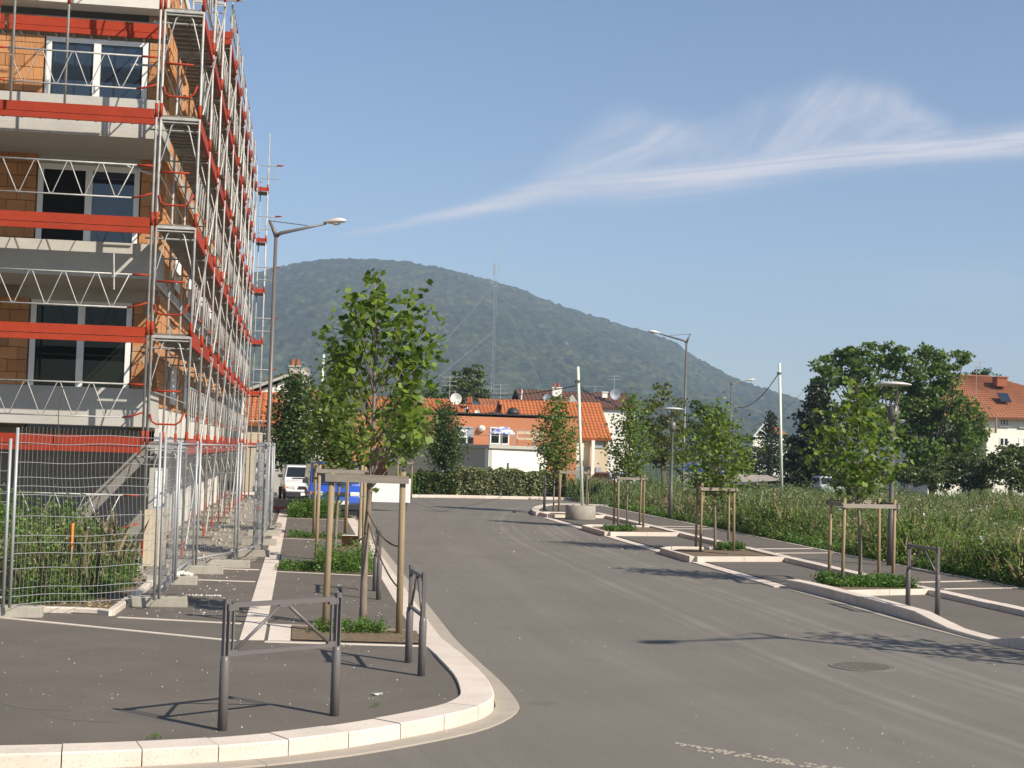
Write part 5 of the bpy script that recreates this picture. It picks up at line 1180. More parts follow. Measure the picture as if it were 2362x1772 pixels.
weeds('low_groundcover', 'low leafy ground cover along the edge of the vacant field', lambda r, n: (lambda y: np.stack([edge_x(y) + np.abs(r.normal(size=len(y))) * .35, y, np.full(len(y), 0.)], 1))(r.uniform(22.5, 60, n)), 9000, lambda p, r: r.uniform(.06, .34, len(p)), L_green, 4, 6, stem=False)
# white blossoms in the field
r5 = np.random.default_rng(9); pf = reg_field(23, 60)(r5, 70); pf[:, 2] = r5.uniform(.5, 1.15, len(pf)); cl_ = np.repeat(pf, 7, axis=0) + r5.normal(size=(len(pf) * 7, 3)) * .03
o = leaves('white_blossoms', cl_, .05, M['flower'], None); tag(o, 'tiny white blossoms dotted through the field weeds', 'flowers')
# beige seed plumes at the right
def plume(x, y, s, label, seed):
    r = np.random.default_rng(seed); t = thing('seed_plume_plant', label, 'weed', (x, y, 0), group='straw coloured seed plume plants'); P = []
    mb = MB()
    for i in range(7):
        a = r.uniform(0, 6.28); e = Vector((x + math.cos(a) * .22 * s, y + math.sin(a) * .2 * s, .95 * s + r.uniform(-.15, .2))); mb.tube((x, y, 0), e, .008, 4)
        for _ in range(110): u = r.uniform(.45, 1.05); P.append((x + (e.x - x) * u + r.normal() * .035, y + (e.y - y) * u + r.normal() * .035, e.z * u + r.normal() * .03))
    mb.build('stalks', M['straw'], t); leaves('seed_heads', P, .045, L_dry, t, 'quad')
plume(13.6, 25.6, 1.1, 'straw coloured seed plume, left of the two at the field edge by the right barrier', 1); plume(13.9, 24.2, 1.0, 'straw coloured seed plume, right of the two near the field edge', 2)
# left bed weeds
def reg_left(r, n):
    y = r.uniform(18.7, 27.0, n * 2); x = r.uniform(-9.6, -2.35, n * 2)
    lim = np.interp(y, [18.6, 19.5, 22, 27], [-3.6, -2.75, -2.35, -2.95]); k = (x < lim) & (x > -y * .42); return np.stack([x, y, np.full(len(x), .1)], 1)[k][:n]
weeds('fenced_weeds', 'dense green weeds behind the mesh fence in front of the building', reg_left, 3300, lambda p, r: (.25 + .62 * noise_at(p, 1.5, 8)) * r.uniform(.5, 1.4, len(p)) * np.clip((-2.7 - p[:, 0]) * .8 + .35, .25, 1.1) * np.clip((p[:, 1] - 18.5) * .8 + .3, .3, 1.15), L_weed, 5, 34, .085, ls=1.15, stem=False)
weeds('fenced_dry_weeds', 'brownish dry weed stalks mixed into the fenced bed', reg_left, 1000, lambda p, r: r.uniform(.3, 1.1, len(p)), L_dry, 6, 10, .05, ls=.8)
weeds('bed_groundcover', 'low bright green clover at the front of the fenced bed', lambda r, n: (lambda q: q[(q[:, 1] < 21)])(reg_left(r, n * 3))[:n], 2500, lambda p, r: r.uniform(.04, .22, len(p)), L_green, 7, 8, stem=False)
r6 = np.random.default_rng(12); ch = np.stack([r6.uniform(-6.5, -2.2, 900), r6.uniform(18.6, 20.2, 900), np.full(900, .118)], 1)
o = leaves('soil_litter', ch, .035 * r6.uniform(.4, 1.4, 900), M['straw'], None, up=2); tag(o, 'dry straw litter on the bare soil by the fence', 'litter')
# plants in the planting beds
def bedplants(x0, x1, y0, y1, n, h, label, seed, m_=None, ls=.8):
    return weeds('planter_plants', label, lambda r, q: np.stack([r.uniform(x0, x1, q), r.uniform(y0, y1, q), np.full(q, .11)], 1), n, lambda p, r: r.uniform(.4, 1, len(p)) * h * (.5 + noise_at(p, .5, seed)), m_ or L_green, seed, 10, .045 * min(1, ls * 1.2), 'plants', False, ls)
bedplants(.28, 1.02, 16.75, 17.15, 170, .18, 'leafy dandelion clump round the stakes of the nearest tree', 21)
bedplants(.35, 1.3, 24.75, 25.6, 480, .42, 'bushy green clump at the foot of the second left tree', 22)
bedplants(-.25, .35, 25.0, 25.6, 160, .16, 'low green leaves at the left end of the second bed', 23)
bedplants(-.2, 1.2, 33.9, 34.6, 160, .14, 'sparse green leaves in the third bed', 24)
bedplants(-.25, 1.2, 43.3, 44.5, 900, .6, 'overgrown green plants in the bed before the parked van', 25)
bedplants(8.95, 10.35, 23.7, 24.8, 1500, .17, 'dense green ground cover under the nearest right tree', 26)
bedplants(9.7, 10.3, 33.1, 33.6, 160, .14, 'low green tuft in the second right planter', 27)
bedplants(8.6, 9.3, 40.3, 41.2, 200, .18, 'low green tuft in the third right planter', 28)
gq = G(365, 1705, .1); bedplants(gq.x - .05, gq.x + .05, gq.y - .05, gq.y + .04, 10, .04, 'tiny weed growing against the near kerb on the left', 29, ls=.3)
gq = G(868, 1632, .1); bedplants(gq.x - .04, gq.x + .04, gq.y - .04, gq.y + .04, 5, .035, 'tiny weed in the pavement near the kerb corner', 30, ls=.3)
# debris
def flat_debris(name, x, y, z, s, m_, label, cat='litter'):
    g_ = G(x, y, z); r = random.Random(int(x)); mb = MB()
    for _ in range(3): mb.box(g_ + Vector((r.uniform(-s, s) * .5, r.uniform(-s, s) * .5, .012)), (s, s * .5, .012), r.uniform(0, 3), Euler((r.uniform(-.3, .3), r.uniform(-.3, .3), r.uniform(0, 3))).to_matrix())
    o = mb.build(name, m_); return tag(o, label, cat, kind='stuff')
flat_debris('crushed_wrapper', 870, 1604, .1, .05, M['lens'], 'crumpled silvery wrapper on the near pavement')
flat_debris('white_scrap', 545, 1394, .1, .05, M['board'], 'small white scrap on the pavement behind the large barrier')
bp_ = G(808, 1263, .1); t = thing('cardboard_box', 'open cardboard box lying on its side by the left kerb', 'box', bp_)
w_, h_, d_ = .36, .24, .32
for c, s_ in (((0, .15, .006), (w_, d_, .006)), ((0, .15, h_), (w_, d_, .006)), ((-w_ / 2, .15, h_ / 2), (.006, d_, h_)), ((w_ / 2, .15, h_ / 2), (.006, d_, h_)), ((0, .15 + d_ / 2, h_ / 2), (w_, .006, h_))):
    mb = MB(); mb.box(bp_ + Vector(c), s_); mb.build('panel', M['card'], t)
mb = MB(); mb.box(bp_ + Vector((w_ / 2 + .05, -.02, h_ / 2)), (.1, .006, h_), .4); mb.box(bp_ + Vector((0, -.07, h_ + .02)), (w_, .14, .006)); mb.build('flap', M['board'], t)

# ------------------------------------------------------------ houses
def tile_roof(parent, A, B, C, D, m, du=.24, dv=.36, hh=.05, th=.12):
    A, B, C, D = [np.array(v, float) for v in (A, B, C, D)]
    nrm = np.cross(B - A, D - A); nrm /= np.linalg.norm(nrm)
    if nrm[2] < 0: nrm = -nrm
    nu = max(2, int(np.linalg.norm(B - A) / du)); nv = max(2, int(np.linalg.norm(D - A) / dv))
    prof = [(0, .0), (.18, .75), (.42, 1.0), (.66, .75), (.84, .12), (1.0, .0)]
    vs, fs = [], []; r = random.Random(nu)
    bil = lambda u, v: (A * (1 - u) + B * u) * (1 - v) + (D * (1 - u) + C * u) * v
    for i in range(nu):
        for j in range(nv):
            n0 = len(vs); lift = r.uniform(0, .006)
            for v, e in ((j / nv, .045), ((j + 1.06) / nv, .01)):
                for p, q in prof: vs.append(bil((i + p) / nu, min(1, v)) + nrm * (q * hh + e + lift))
            k = len(prof)
            for a in range(k - 1): fs.append((n0 + a, n0 + a + 1, n0 + k + a + 1, n0 + k + a))
            n1 = len(vs)
            for p, q in prof: vs.append(bil((i + p) / nu, j / nv) + nrm * 0)
            for a in range(k - 1): fs.append((n1 + a, n1 + a + 1, n0 + a + 1, n0 + a))
    o_ = np.array(org(parent)); me = bpy.data.meshes.new('roof_tiles'); me.from_pydata([tuple(v - o_) for v in vs], [], fs); me.materials.append(m); me.update()
    mb = MB(); mb.slab([A, B, C, D] if np.cross(B - A, D - A)[2] > 0 else [D, C, B, A], th); rf = mb.build('roof', m, parent)
    o = bpy.data.objects.new('roof_tiles', me); COL.objects.link(o); o.parent = rf; o['kind'] = 'stuff'; return rf
def V(x, y, Y): return PY(x, y, Y)
def qbox(parent, name, m, x0, x1, yt, yb, Y, d=.2, z0=None):
    """upright box whose front face spans photo columns x0..x1 at distance Y"""
    a = V(x0, (yt + yb) / 2, Y); b = V(x1, (yt + yb) / 2, Y); xm = (x0 + x1) / 2
    zt, zb = V(xm, yt, Y).z, (V(xm, yb, Y).z if z0 is None else z0); mb = MB(); mb.bx(a.x, b.x, Y, Y + d, zb, zt); return mb.build(name, m, parent)
def house_window(parent, x0, x1, yt, yb, Y, frame='white', pane='glass', bars=2, shutter=None):
    a, b = V(x0, yt, Y), V(x1, yb, Y); zt, zb = a.z, b.z; w_ = b.x - a.x; mb = MB(); f = .07
    mb.bx(a.x, a.x + f, Y - .03, Y + .05, zb, zt); mb.bx(b.x - f, b.x, Y - .03, Y + .05, zb, zt); mb.bx(a.x + f, b.x - f, Y - .03, Y + .05, zt - f, zt); mb.bx(a.x + f, b.x - f, Y - .03, Y + .05, zb, zb + f)
    for k in range(1, bars): xx = a.x + w_ * k / bars; mb.bx(xx - .04, xx + .04, Y - .03, Y + .05, zb + f, zt - f)
    o = mb.build('window', M[frame], parent); mb = MB(); mb.bx(a.x + f, b.x - f, Y - .008, Y - .003, zb + f, zt - f); mb.build('pane', M[pane], o)
    mb = MB(); mb.bx(a.x - .05, b.x + .05, Y - .12, Y - .001, zb - .08, zb - .005); mb.build('sill', M['greyrender'], o)
    return o
def chimney(parent, x, yt, yb, Y, w, m, pots=True):
    a = V(x, yb, Y); zt = V(x, yt, Y).z; mb = MB(); mb.box((a.x, Y, (a.z + zt) / 2), (w, w, zt - a.z)); mb.box((a.x, Y, zt + .04), (w + .12, w + .12, .08)); c = mb.build('chimney', m, parent)
    if pots:
        for s in (-.25, .25): mb = MB(); mb.lathe((a.x + s * w, Y, zt + .08), [(.12, 0), (.10, .35)], 8); mb.build('chimney_pot', M['brickred'], c)
    return c
def antenna(parent, x, yt, yb, Y, w=.9, n=3):
    a = V(x, yb, Y); b = V(x, yt, Y); mb = MB(); mb.tube(a, (a.x, Y, b.z), .022, 4)
    for k in range(n): mb.tube((a.x - w / 2, Y, b.z - .08 - k * .28), (a.x + w / 2, Y, b.z - .05 - k * .28), .014, 4)
    return mb.build('aerial', M['tower'], parent)
def dish(parent, x, y, Y, r, m='greyrender'):
    c = V(x, y, Y); mb = MB(); n = 16
    vs = [c + Vector((math.cos(2 * math.pi * j / n) * r, 0, math.sin(2 * math.pi * j / n) * r)) for j in range(n)] + [c + Vector((0, .18 * r * 2, 0))]
    mb.add(vs, [(j, (j + 1) % n, n) for j in range(n)]); mb.tube(c + Vector((0, .1, 0)), c + Vector((0, .35, -r * 1.6)), .02, 5); return mb.build('satellite_dish', M[m], parent)

# terracotta building with terrace
Yt = 88.
tb = thing('terracotta_house', 'flat terracotta coloured building with a terrace and blue white parasol', 'house', (V(1100, 1100, Yt).x, Yt, 0))
qbox(tb, 'wall', M['terracotta'], 700, 1330, 958, 1100, Yt, 6, 0); 
a, b = V(700, 953, Yt), V(1332, 953, Yt); z = V(1130, 957, Yt).z; mb = MB(); mb.bx(a.x - .1, b.x + .1, Yt - .08, Yt + 6.1, z + .005, z + .09); mb.build('parapet_cap', M['cardark'], tb)
qbox(tb, 'door_panel', M['terracotta_dark'], 845, 902, 1052, 1108, Yt - .06, .05)
qbox(tb, 'shutter', M['blueglass'], 1052, 1092, 984, 1008, Yt - .03, .04); house_window(tb, 1052, 1092, 1008, 1025, Yt, 'cardark', 'glass', 1)
house_window(tb, 1131, 1174, 985, 1026, Yt, 'white', 'glass', 2)
mb = MB(); c = V(1111, 990, Yt - .1); mb.lathe(c - Vector((0, 0, .15)), [(.05, 0), (.2, .08), (.24, .2), (.15, .34), (.03, .38)], 12); mb.build('wall_lamp', M['whiterender'], tb, True)
# terrace block: turned, its corner towards the road
cr_ = V(1126, 1080, 77); ztr = V(1126, 1034, 77).z
tg = thing('garage_block', 'low white garage block, shaded side coloured grey, with a railed terrace on its roof', 'garage', (cr_.x, cr_.y, 0))
le = V(895, 1060, 84.5); ri = V(1262, 1060, 80.5)
def wall_between(p, q, z0, z1, th, m, name, parent, side=1):
    u = (q - p); u.z = 0; u.normalize(); n_ = Vector((-u.y, u.x, 0)) * th * side; mb = MB()
    P4 = [p, q, q + n_, p + n_]; return fixn(MB().prism([(v.x, v.y) for v in P4], z0, z1).build(name, m, parent))
c2 = Vector((cr_.x, cr_.y, 0)); wall_between(Vector((le.x, le.y, 0)), c2, 0, ztr, .25, M['greyrender'], 'shade_grey_wall', tg)  # side turned from the sun: its shade put into the colour as grey
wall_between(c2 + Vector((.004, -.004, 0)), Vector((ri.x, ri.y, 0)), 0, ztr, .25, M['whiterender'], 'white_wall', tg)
bk = (le + ri) / 2 + Vector((0, 3.2, 0)); ztop_ = ztr + .003
fixn(MB().prism([(le.x - .15, le.y - .1), (c2.x, c2.y - .18), (ri.x + .2, ri.y - .05), (ri.x + .2, Yt - .2), (le.x - .15, Yt - .2)], ztop_, ztop_ + .17).build('roof_slab', M['greyrender'], tg))
fixn(MB().prism([(c2.x, c2.y - .03), (ri.x + .1, ri.y + .0), (ri.x + .1, ri.y - .035), (c2.x, c2.y - .06)], .0, .55).build('plinth', M['beige'], tg))
rl = MB(); zt_ = ztop_ + .17
pts_ = [le.lerp(cr_, i / 5) for i in range(5)] + [cr_.lerp(ri, i / 5) for i in range(6)]
for i, p in enumerate(pts_):
    rl.tube((p.x, p.y + .1, zt_), (p.x, p.y + .1, zt_ + .85), .02, 5)
    if i: q = pts_[i - 1]; [rl.tube((q.x, q.y + .1, zt_ + h), (p.x, p.y + .1, zt_ + h), .014, 4) for h in (.85, .5)]
rl.build('railing', M['steel2'], tg)
# parasol, furniture on the terrace
pc = V(1158, 1030, 84); zt2 = zt_
t = thing('parasol', 'open blue and white patterned parasol on the roof terrace', 'parasol', (pc.x, 84, zt2)); zc = V(1158, 984, 84).z
mb = MB(); mb.tube((pc.x, 84, zt2), (pc.x, 84, zc), .022, 6); mb.build('pole', M['white'], t)
mb = MB(); R_ = .75 * (V(1188, 1000, 84).x - V(1128, 1000, 84).x) / 1.5; n = 8; vs = []
for k, (rr_, zz) in enumerate(((.02, 0), (.35, -.05), (.7, -.18), (1, -.38), (1, -.46))):
    for j in range(n * 2): an = math.pi * j / n; s_ = 1 if j % 2 == 0 else .95; vs.append((pc.x + math.cos(an) * R_ * rr_ * s_, 84 + math.sin(an) * R_ * rr_ * s_, zc + zz + (.04 if j % 2 and k > 3 else 0)))
m2 = n * 2; mb.add(vs, [(i * m2 + j, i * m2 + (j + 1) % m2, (i + 1) * m2 + (j + 1) % m2, (i + 1) * m2 + j) for i in range(4) for j in range(m2)]); mb.build('canopy', M['umb'], t)
for x, lb, nm, m_ in ((1067, 'white plastic chair back on the left of the terrace', 'terrace_chair', 'white'), (1211, 'pale slatted bench frame on the right of the terrace', 'terrace_bench', 'beige'), (1243, 'pale upright chair frame at the right end of the terrace', 'terrace_chair', 'beige')):
    c = V(x, 1030, 82.5); t = thing(nm, lb, 'chair', (c.x, 82.5, zt2)); w_ = .45 if nm == 'terrace_bench' else .22
    for s_ in (-1, 1): mb = MB(); mb.bx(c.x + s_ * w_ - .03, c.x + s_ * w_ + .03, 82.5, 82.56, zt2, zt2 + .85); mb.build('leg', M[m_], t)
    mb = MB(); mb.bx(c.x - w_, c.x + w_, 82.51, 82.55, zt2 + .7, zt2 + .85); mb.bx(c.x - w_, c.x + w_, 82.51, 82.55, zt2 + .4, zt2 + .48); mb.build('backrest', M[m_], t)
    mb = MB(); mb.bx(c.x - w_, c.x + w_, 82.2, 82.5, zt2 + .38, zt2 + .42); mb.build('seat', M[m_], t)
# green wire fence posts before the garage
t = thing('wire_fence', 'dark posts and wire of the garden fence behind the variegated hedge', 'fence', (V(1126, 1100, 73).x, 73, 0))
for x in (1088, 1171, 1246, 1100 - 180): c = V(x, 1090, 73); mb = MB(); mb.bx(c.x - .05, c.x + .05, 73, 73.06, 0, V(x, 1068, 73).z); mb.build('post', M['slat'], t)
mb = MB(); [mb.tube((V(900, 1080, 73).x, 73.03, z), (V(1262, 1080, 73).x, 73.03, z), .008, 4) for z in (.9, 1.2, 1.45)]; mb.build('wire', M['slat'], t)

# orange tiled house right of it
Yh = 93.
th = thing('orange_roof_house', 'beige house with a large bright orange tiled roof behind the island trees', 'house', (V(1370, 1100, Yh).x, Yh, 0))
e0, e1 = V(1168, 965, Yh), V(1412, 1014, Yh); ez = V(1380, 1013, Yh).z; rz_ = V(1380, 930, Yh + 4).z
tile_roof(th, (e0.x, Yh, ez), (e1.x, Yh, ez), (e1.x, Yh + 4.2, rz_), (e0.x, Yh + 4.2, rz_), M['tile'])
tile_roof(th, (e0.x, Yh + 8.4, ez), (e1.x, Yh + 8.4, ez), (e1.x, Yh + 4.2, rz_), (e0.x, Yh + 4.2, rz_), M['tile'], .6, .9)
mb = MB(); mb.bx(e0.x + .2, e1.x - .15, Yh + .4, Yh + 8, 0, ez - .1); mb.build('wall', M['beige'], th)
mb = MB(); mb.add([(e1.x - .16, Yh + .4, ez - .1), (e1.x - .16, Yh + 8, ez - .1), (e1.x - .16, Yh + 4.2, rz_ - .12)], [(0, 1, 2)]); mb.build('gable', M['beige'], th)
qbox(th, 'column', M['whiterender'], 1364, 1371, 1016, 1118, Yh - .1, .3, 0); qbox(th, 'shutter', M['blueglass'], 1372, 1392, 1016, 1034, Yh + .33, .06); qbox(th, 'garage_door', M['blueglass'], 1328, 1362, 1076, 1120, Yh + .30, .09, 0.05); qbox(th, 'front_door', M['blueglass'], 1374, 1386, 1078, 1120, Yh + .32, .07, .05)
qbox(th, 'pillar_panel', M['terracotta_dark'], 1300, 1326, 1076, 1120, Yh - 1, .2, 0); qbox(th, 'balcony_front', M['whiterender'], 1300, 1346, 1022, 1062, Yh - .5, .85)
rw = V(1185, 948, Yh + 1.3); mb = MB(); mb.lathe((rw.x, rw.y + .3, rw.z - .2), [(.42, 0), (.42, .1), (.3, .35), (.02, .45)], 14); mb.build('round_dormer', M['cardark'], th, True)
# low roofs left of it
t = thing('left_tiled_house', 'house with orange tiled roof and a satellite dish left of the bushy tree', 'house', (V(1025, 1000, 92).x, 92, 0))
e0, e1 = V(850, 952, 92), V(1054, 952, 92); ez = V(1040, 953, 92).z; rz_ = V(1040, 922, 95).z
tile_roof(t, (e0.x, 92, ez), (e1.x, 92, ez), (e1.x, 95, rz_), (e0.x, 95, rz_), M['tile']); mb = MB(); mb.bx(e0.x + .1, e1.x - .1, 92.3, 97, 0, ez - .1); mb.build('wall', M['whiterender'], t)
tile_roof(t, (e0.x, 98, ez), (e1.x, 98, ez), (e1.x, 95, rz_), (e0.x, 95, rz_), M['tile'], .6, .9); dish(t, 1052, 920, 91.8, .36, 'whiterender'); antenna(t, 1036, 868, 925, 95, 1.0); antenna(t, 1049, 900, 922, 95, .4, 1)
mb = MB(); mb.add([(e1.x - .1, 92.3, ez - .1), (e1.x - .1, 97.7, ez - .1), (e1.x - .1, 95, rz_ - .1)], [(0, 1, 2)]); mb.build('gable', M['whiterender'], t)
t = thing('low_orange_roof', 'low orange roof with vents between the bushy tree and the big tiled roof', 'house', (V(1110, 1000, 97).x, 97, 0))
e0, e1 = V(1060, 965, 97), V(1176, 965, 97); ez = V(1120, 968, 97).z; rz_ = V(1120, 936, 100).z
tile_roof(t, (e0.x, 97, ez), (e1.x, 97, ez), (e1.x, 100, rz_), (e0.x, 100, rz_), M['tile']); mb = MB(); mb.bx(e0.x, e1.x, 97.3, 102, 0, ez - .1); mb.build('wall', M['terracotta'], t)
e0, e1 = V(1112, 965, 101), V(1400, 965, 101); ez = V(1150, 950, 101).z; rz2 = V(1150, 922, 104).z
tile_roof(t, (e0.x, 101, ez), (e1.x - 6, 101, ez), (e1.x - 6, 104, rz2), (e0.x, 104, rz2), M['tile_old']); 
for x, yt, yb in ((1076, 940, 958), (1152, 932, 965)): c = V(x, yb, 96); mb = MB(); mb.lathe((c.x, 96, c.z), [(.13, 0), (.13, V(x, yt, 96).z - c.z - .1), (.2, V(x, yt, 96).z - c.z - .1), (.05, V(x, yt, 96).z - c.z)], 10); mb.build('roof_vent', M['chrome' if x < 1100 else 'cardark'], t, True)
dish(t, 1149, 953, 95.8, .3, 'chrome'); dish(t, 1101, 951, 95.8, .17, 'whiterender'); antenna(t, 1153, 886, 945, 100, 1.1)
chimney(t, 1082, 930, 950, 99, .35, M['brickred'])
# brown roofs behind
t = thing('brown_roof_house', 'wide house with dark brown tiled roofs and two white chimneys in the distance', 'house', (V(1340, 1000, 122).x, 122, 0))
for (xa, xb, ye, yr) in ((1203, 1300, 936, 901), (1300, 1470, 940, 907)):
    e0, e1 = V(xa, 930, 122), V(xb, 930, 122); ez = V((xa + xb) / 2, ye, 122).z; rz_ = V((xa + xb) / 2, yr, 126).z
    tile_roof(t, (e0.x, 122, ez), (e1.x, 122, ez), (e1.x, 126, rz_), (e0.x, 126, rz_), M['tile_brown'], .34, .45, .06); mb = MB(); mb.bx(e0.x + .1, e1.x - .1, 122.3, 129.6, 0, ez - .1); mb.build('wall', M['whiterender'], t)
    tile_roof(t, (e0.x, 130, ez), (e1.x, 130, ez), (e1.x, 126, rz_), (e0.x, 126, rz_), M['tile_brown'], 1, 1, .06)
gA, gB, gC = V(1300, 940, 121), V(1340, 940, 121), V(1320, 909, 121); fixn(MB().slab([gA, gB, gC], .2).build('gable', M['greyrender'], t))
chimney(t, 1283, 896, 915, 124, .8, M['whiterender']); chimney(t, 1394, 906, 918, 124, .45, M['whiterender'], False); dish(t, 1262, 918, 123, .35, 'blueglass'); dish(t, 1419, 910, 123, .45, 'blueglass'); antenna(t, 1372, 890, 905, 125, 1.8, 1); antenna(t, 1416, 866, 906, 125, 1.2, 2)
mb = MB(); a = V(1204, 899, 121.6); b = V(1202, 926, 121.6); mb.tube(a, b, .06, 5); mb.build('downpipe', M['white'], t)
# white gable house at the left
Yg = 78.
t = thing('white_gable_house', 'white gabled house with a grey chimney behind the left street lamp', 'house', (V(660, 1050, Yg).x, Yg, 0))
ap = V(676, 872, Yg); l_ = V(560, 914, Yg); r__ = V(752, 938, Yg); zb = 0; zbw = V(744, 948, Yg).z
MBg = MB(); MBg.add([(l_.x, Yg, zb), (r__.x, Yg, zb), (r__.x, Yg, r__.z), (ap.x, Yg, ap.z), (l_.x, Yg, l_.z), (l_.x, Yg + 8, zb), (r__.x, Yg + 8, zb), (r__.x, Yg + 8, r__.z), (ap.x, Yg + 8, ap.z), (l_.x, Yg + 8, l_.z)], [(0, 1, 2, 3, 4), (9, 8, 7, 6, 5), (0, 4, 9, 5), (1, 6, 7, 2), (4, 3, 8, 9), (3, 2, 7, 8)])
fixn(MBg.build('wall', M['whiterender'], t))
fixn(MB().slab([(ap.x, Yg - .4, ap.z + .15), (r__.x + .4, Yg - .4, r__.z - .12), (r__.x + .4, Yg + 8.3, r__.z - .12), (ap.x, Yg + 8.3, ap.z + .15)], .14).build('right_roof_slope', M['tile_old'], t))
fixn(MB().slab([(ap.x, Yg - .4, ap.z + .15), (l_.x - .4, Yg - .4, l_.z), (l_.x - .4, Yg + 8.3, l_.z), (ap.x, Yg + 8.3, ap.z + .15)], .14).build('left_roof_slope', M['greyrender'], t))
tile_roof(t, (ap.x + .1, Yg - .4, ap.z + .2), (ap.x + .1, Yg + 8, ap.z + .2), (r__.x + .4, Yg + 8, r__.z - .06), (r__.x + .4, Yg - .4, r__.z - .06), M['tile_old'], .3, .36)
chimney(t, 679, 847, 878, Yg + 3, .55, M['greyrender']); dish(t, 705, 858, Yg + 2, .26, 'greyrender'); dish(t, 704, 878, Yg - .5, .3, 'greyrender')
Yl = 70.; e0, e1 = V(560, 980, Yl), V(662, 980, Yl); ez = V(620, 979, Yl).z; rz_ = V(620, 906, Yl + 4).z
t = thing('orange_wing', 'low beige wing with a steep orange tiled roof at the end of the scaffold', 'house', (V(620, 1050, Yl).x, Yl, 0))
tile_roof(t, (e0.x, Yl, ez), (e1.x, Yl, ez), (e1.x, Yl + 4, rz_), (e0.x, Yl + 4, rz_), M['tile']); mb = MB(); mb.bx(e0.x + .1, e1.x - .15, Yl + .3, Yl + 7.4, 0, ez - .1); mb.build('wall', M['beige'], t)
qbox(t, 'window', M['blueglass'], 610, 622, 990, 1040, Yl + .2, .09)
wl = V(585, 1060, 66); wr = V(700, 1060, 66); mb = MB(); mb.bx(wl.x, wr.x, 66, 66.2, 0, V(640, 1047, 66).z); o = mb.build('garden_wall', M['greyrender']); tag(o, 'low grey boundary wall behind the white car', 'wall')
t = thing('slatted_gate', 'pale grey slatted gate panel above the white car roof', 'gate', (V(695, 1040, 64).x, 64, 0))
for i in range(9): mb = MB(); yy_ = 1012 + i * 7; c = V(695, yy_, 64); mb.box((c.x, 64, c.z), (1.1, .03, .09)); mb.build('slat', M['blueglass'], t)
for s_ in (-.55, .55): mb = MB(); c = V(695, 1010, 64); mb.bx(c.x + s_ - .03, c.x + s_ + .03, 64.02, 64.08, 0, c.z + .05); mb.build('post', M['greyrender'], t)
# white house at the right
Yr = 95.
t = thing('white_house', 'white two storey house with an old orange hipped roof at the right edge', 'house', (V(2320, 1060, Yr).x, Yr, 0))
ezr = V(2310, 956, Yr).z; x0 = V(2267, 960, Yr).x; x1 = x0 + 12; dp = 10
mb = MB(); mb.bx(x0 + .3, x1 - .3, Yr, Yr + dp - .4, 0, ezr - .1); mb.build('wall', M['whiterender'], t)
xa = V(2160, 965, Yr - .0).x; mb = MB(); mb.bx(xa, x0 + .28, Yr + 1.2, Yr + dp - 1, 0, ezr - .5); mb.build('wing_wall', M['whiterender'], t)
rl_, rr__ = V(2222, 867, Yr + 5), V(2284, 874, Yr + 5); zr_ = rl_.z
tile_roof(t, (xa - .8, Yr - .6, ezr - .35), (x1, Yr - .6, ezr - .1), (rr__.x, Yr + 5, zr_), (rl_.x - .5, Yr + 5, zr_), M['tile_old'], .3, .36, .04)
fixn(MB().slab([(x1, Yr - .6, ezr - .1), (x1, Yr + 10.6, ezr - .1), (rr__.x, Yr + 5, zr_)], .12).build('hip', M['tile_old'], t))
fixn(MB().slab([(xa - .8, Yr + 10.6, ezr - .3), (x1, Yr + 10.6, ezr - .1), (rr__.x, Yr + 5, zr_ - .01), (rl_.x - .5, Yr + 5, zr_ - .01)], .12).build('rear_slope', M['tile_old'], t))
house_window(t, 2306, 2326, 961, 983, Yr, bars=3); house_window(t, 2351, 2375, 962, 986, Yr, bars=2, pane='whiterender'); house_window(t, 2305, 2326, 1009, 1030, Yr, bars=2); house_window(t, 2350, 2374, 1010, 1034, Yr, bars=2, pane='whiterender')
qbox(t, 'balcony', M['beige'], 2262, 2296, 988, 999, Yr - .9, .95); mb = MB(); c = V(2298, 960, Yr - .9); mb.bx(c.x - .05, c.x + .05, Yr - .95, Yr - .85, V(2298, 999, Yr - .9).z, ezr - .2); mb.build('balcony_post', M['rail'], t)
chimney(t, 2306, 872, 892, Yr + 3.2, .75, M['brickred'], False); mb = MB(); c = V(2315, 919, Yr + 1.3); mb.box((c.x, c.y - .1, c.z + .05), (.75, .9, .08), R=Euler((.75, 0, 0)).to_matrix()); mb.build('skylight', M['glassblue'], t)
antenna(t, 2251, 845, 918, Yr + 1, .9, 2); antenna(t, 2260, 833, 868, Yr + 5, .9, 2); antenna(t, 2320, 866, 895, Yr + 4, 1.3, 2)
big_tree(V(2270, 900, 130) - Vector((0, 0, 8)), [(V(x, y, 130).x, 130, V(x, y, 130).z, .8) for x, y in ((2245, 872), (2262, 868), (2278, 870), (2290, 880), (2340, 905), (2350, 912))], 'sliver of dark foliage showing over the ridge of the white house', L_dark, .25, 300, seed=41, trunk_r=.1)
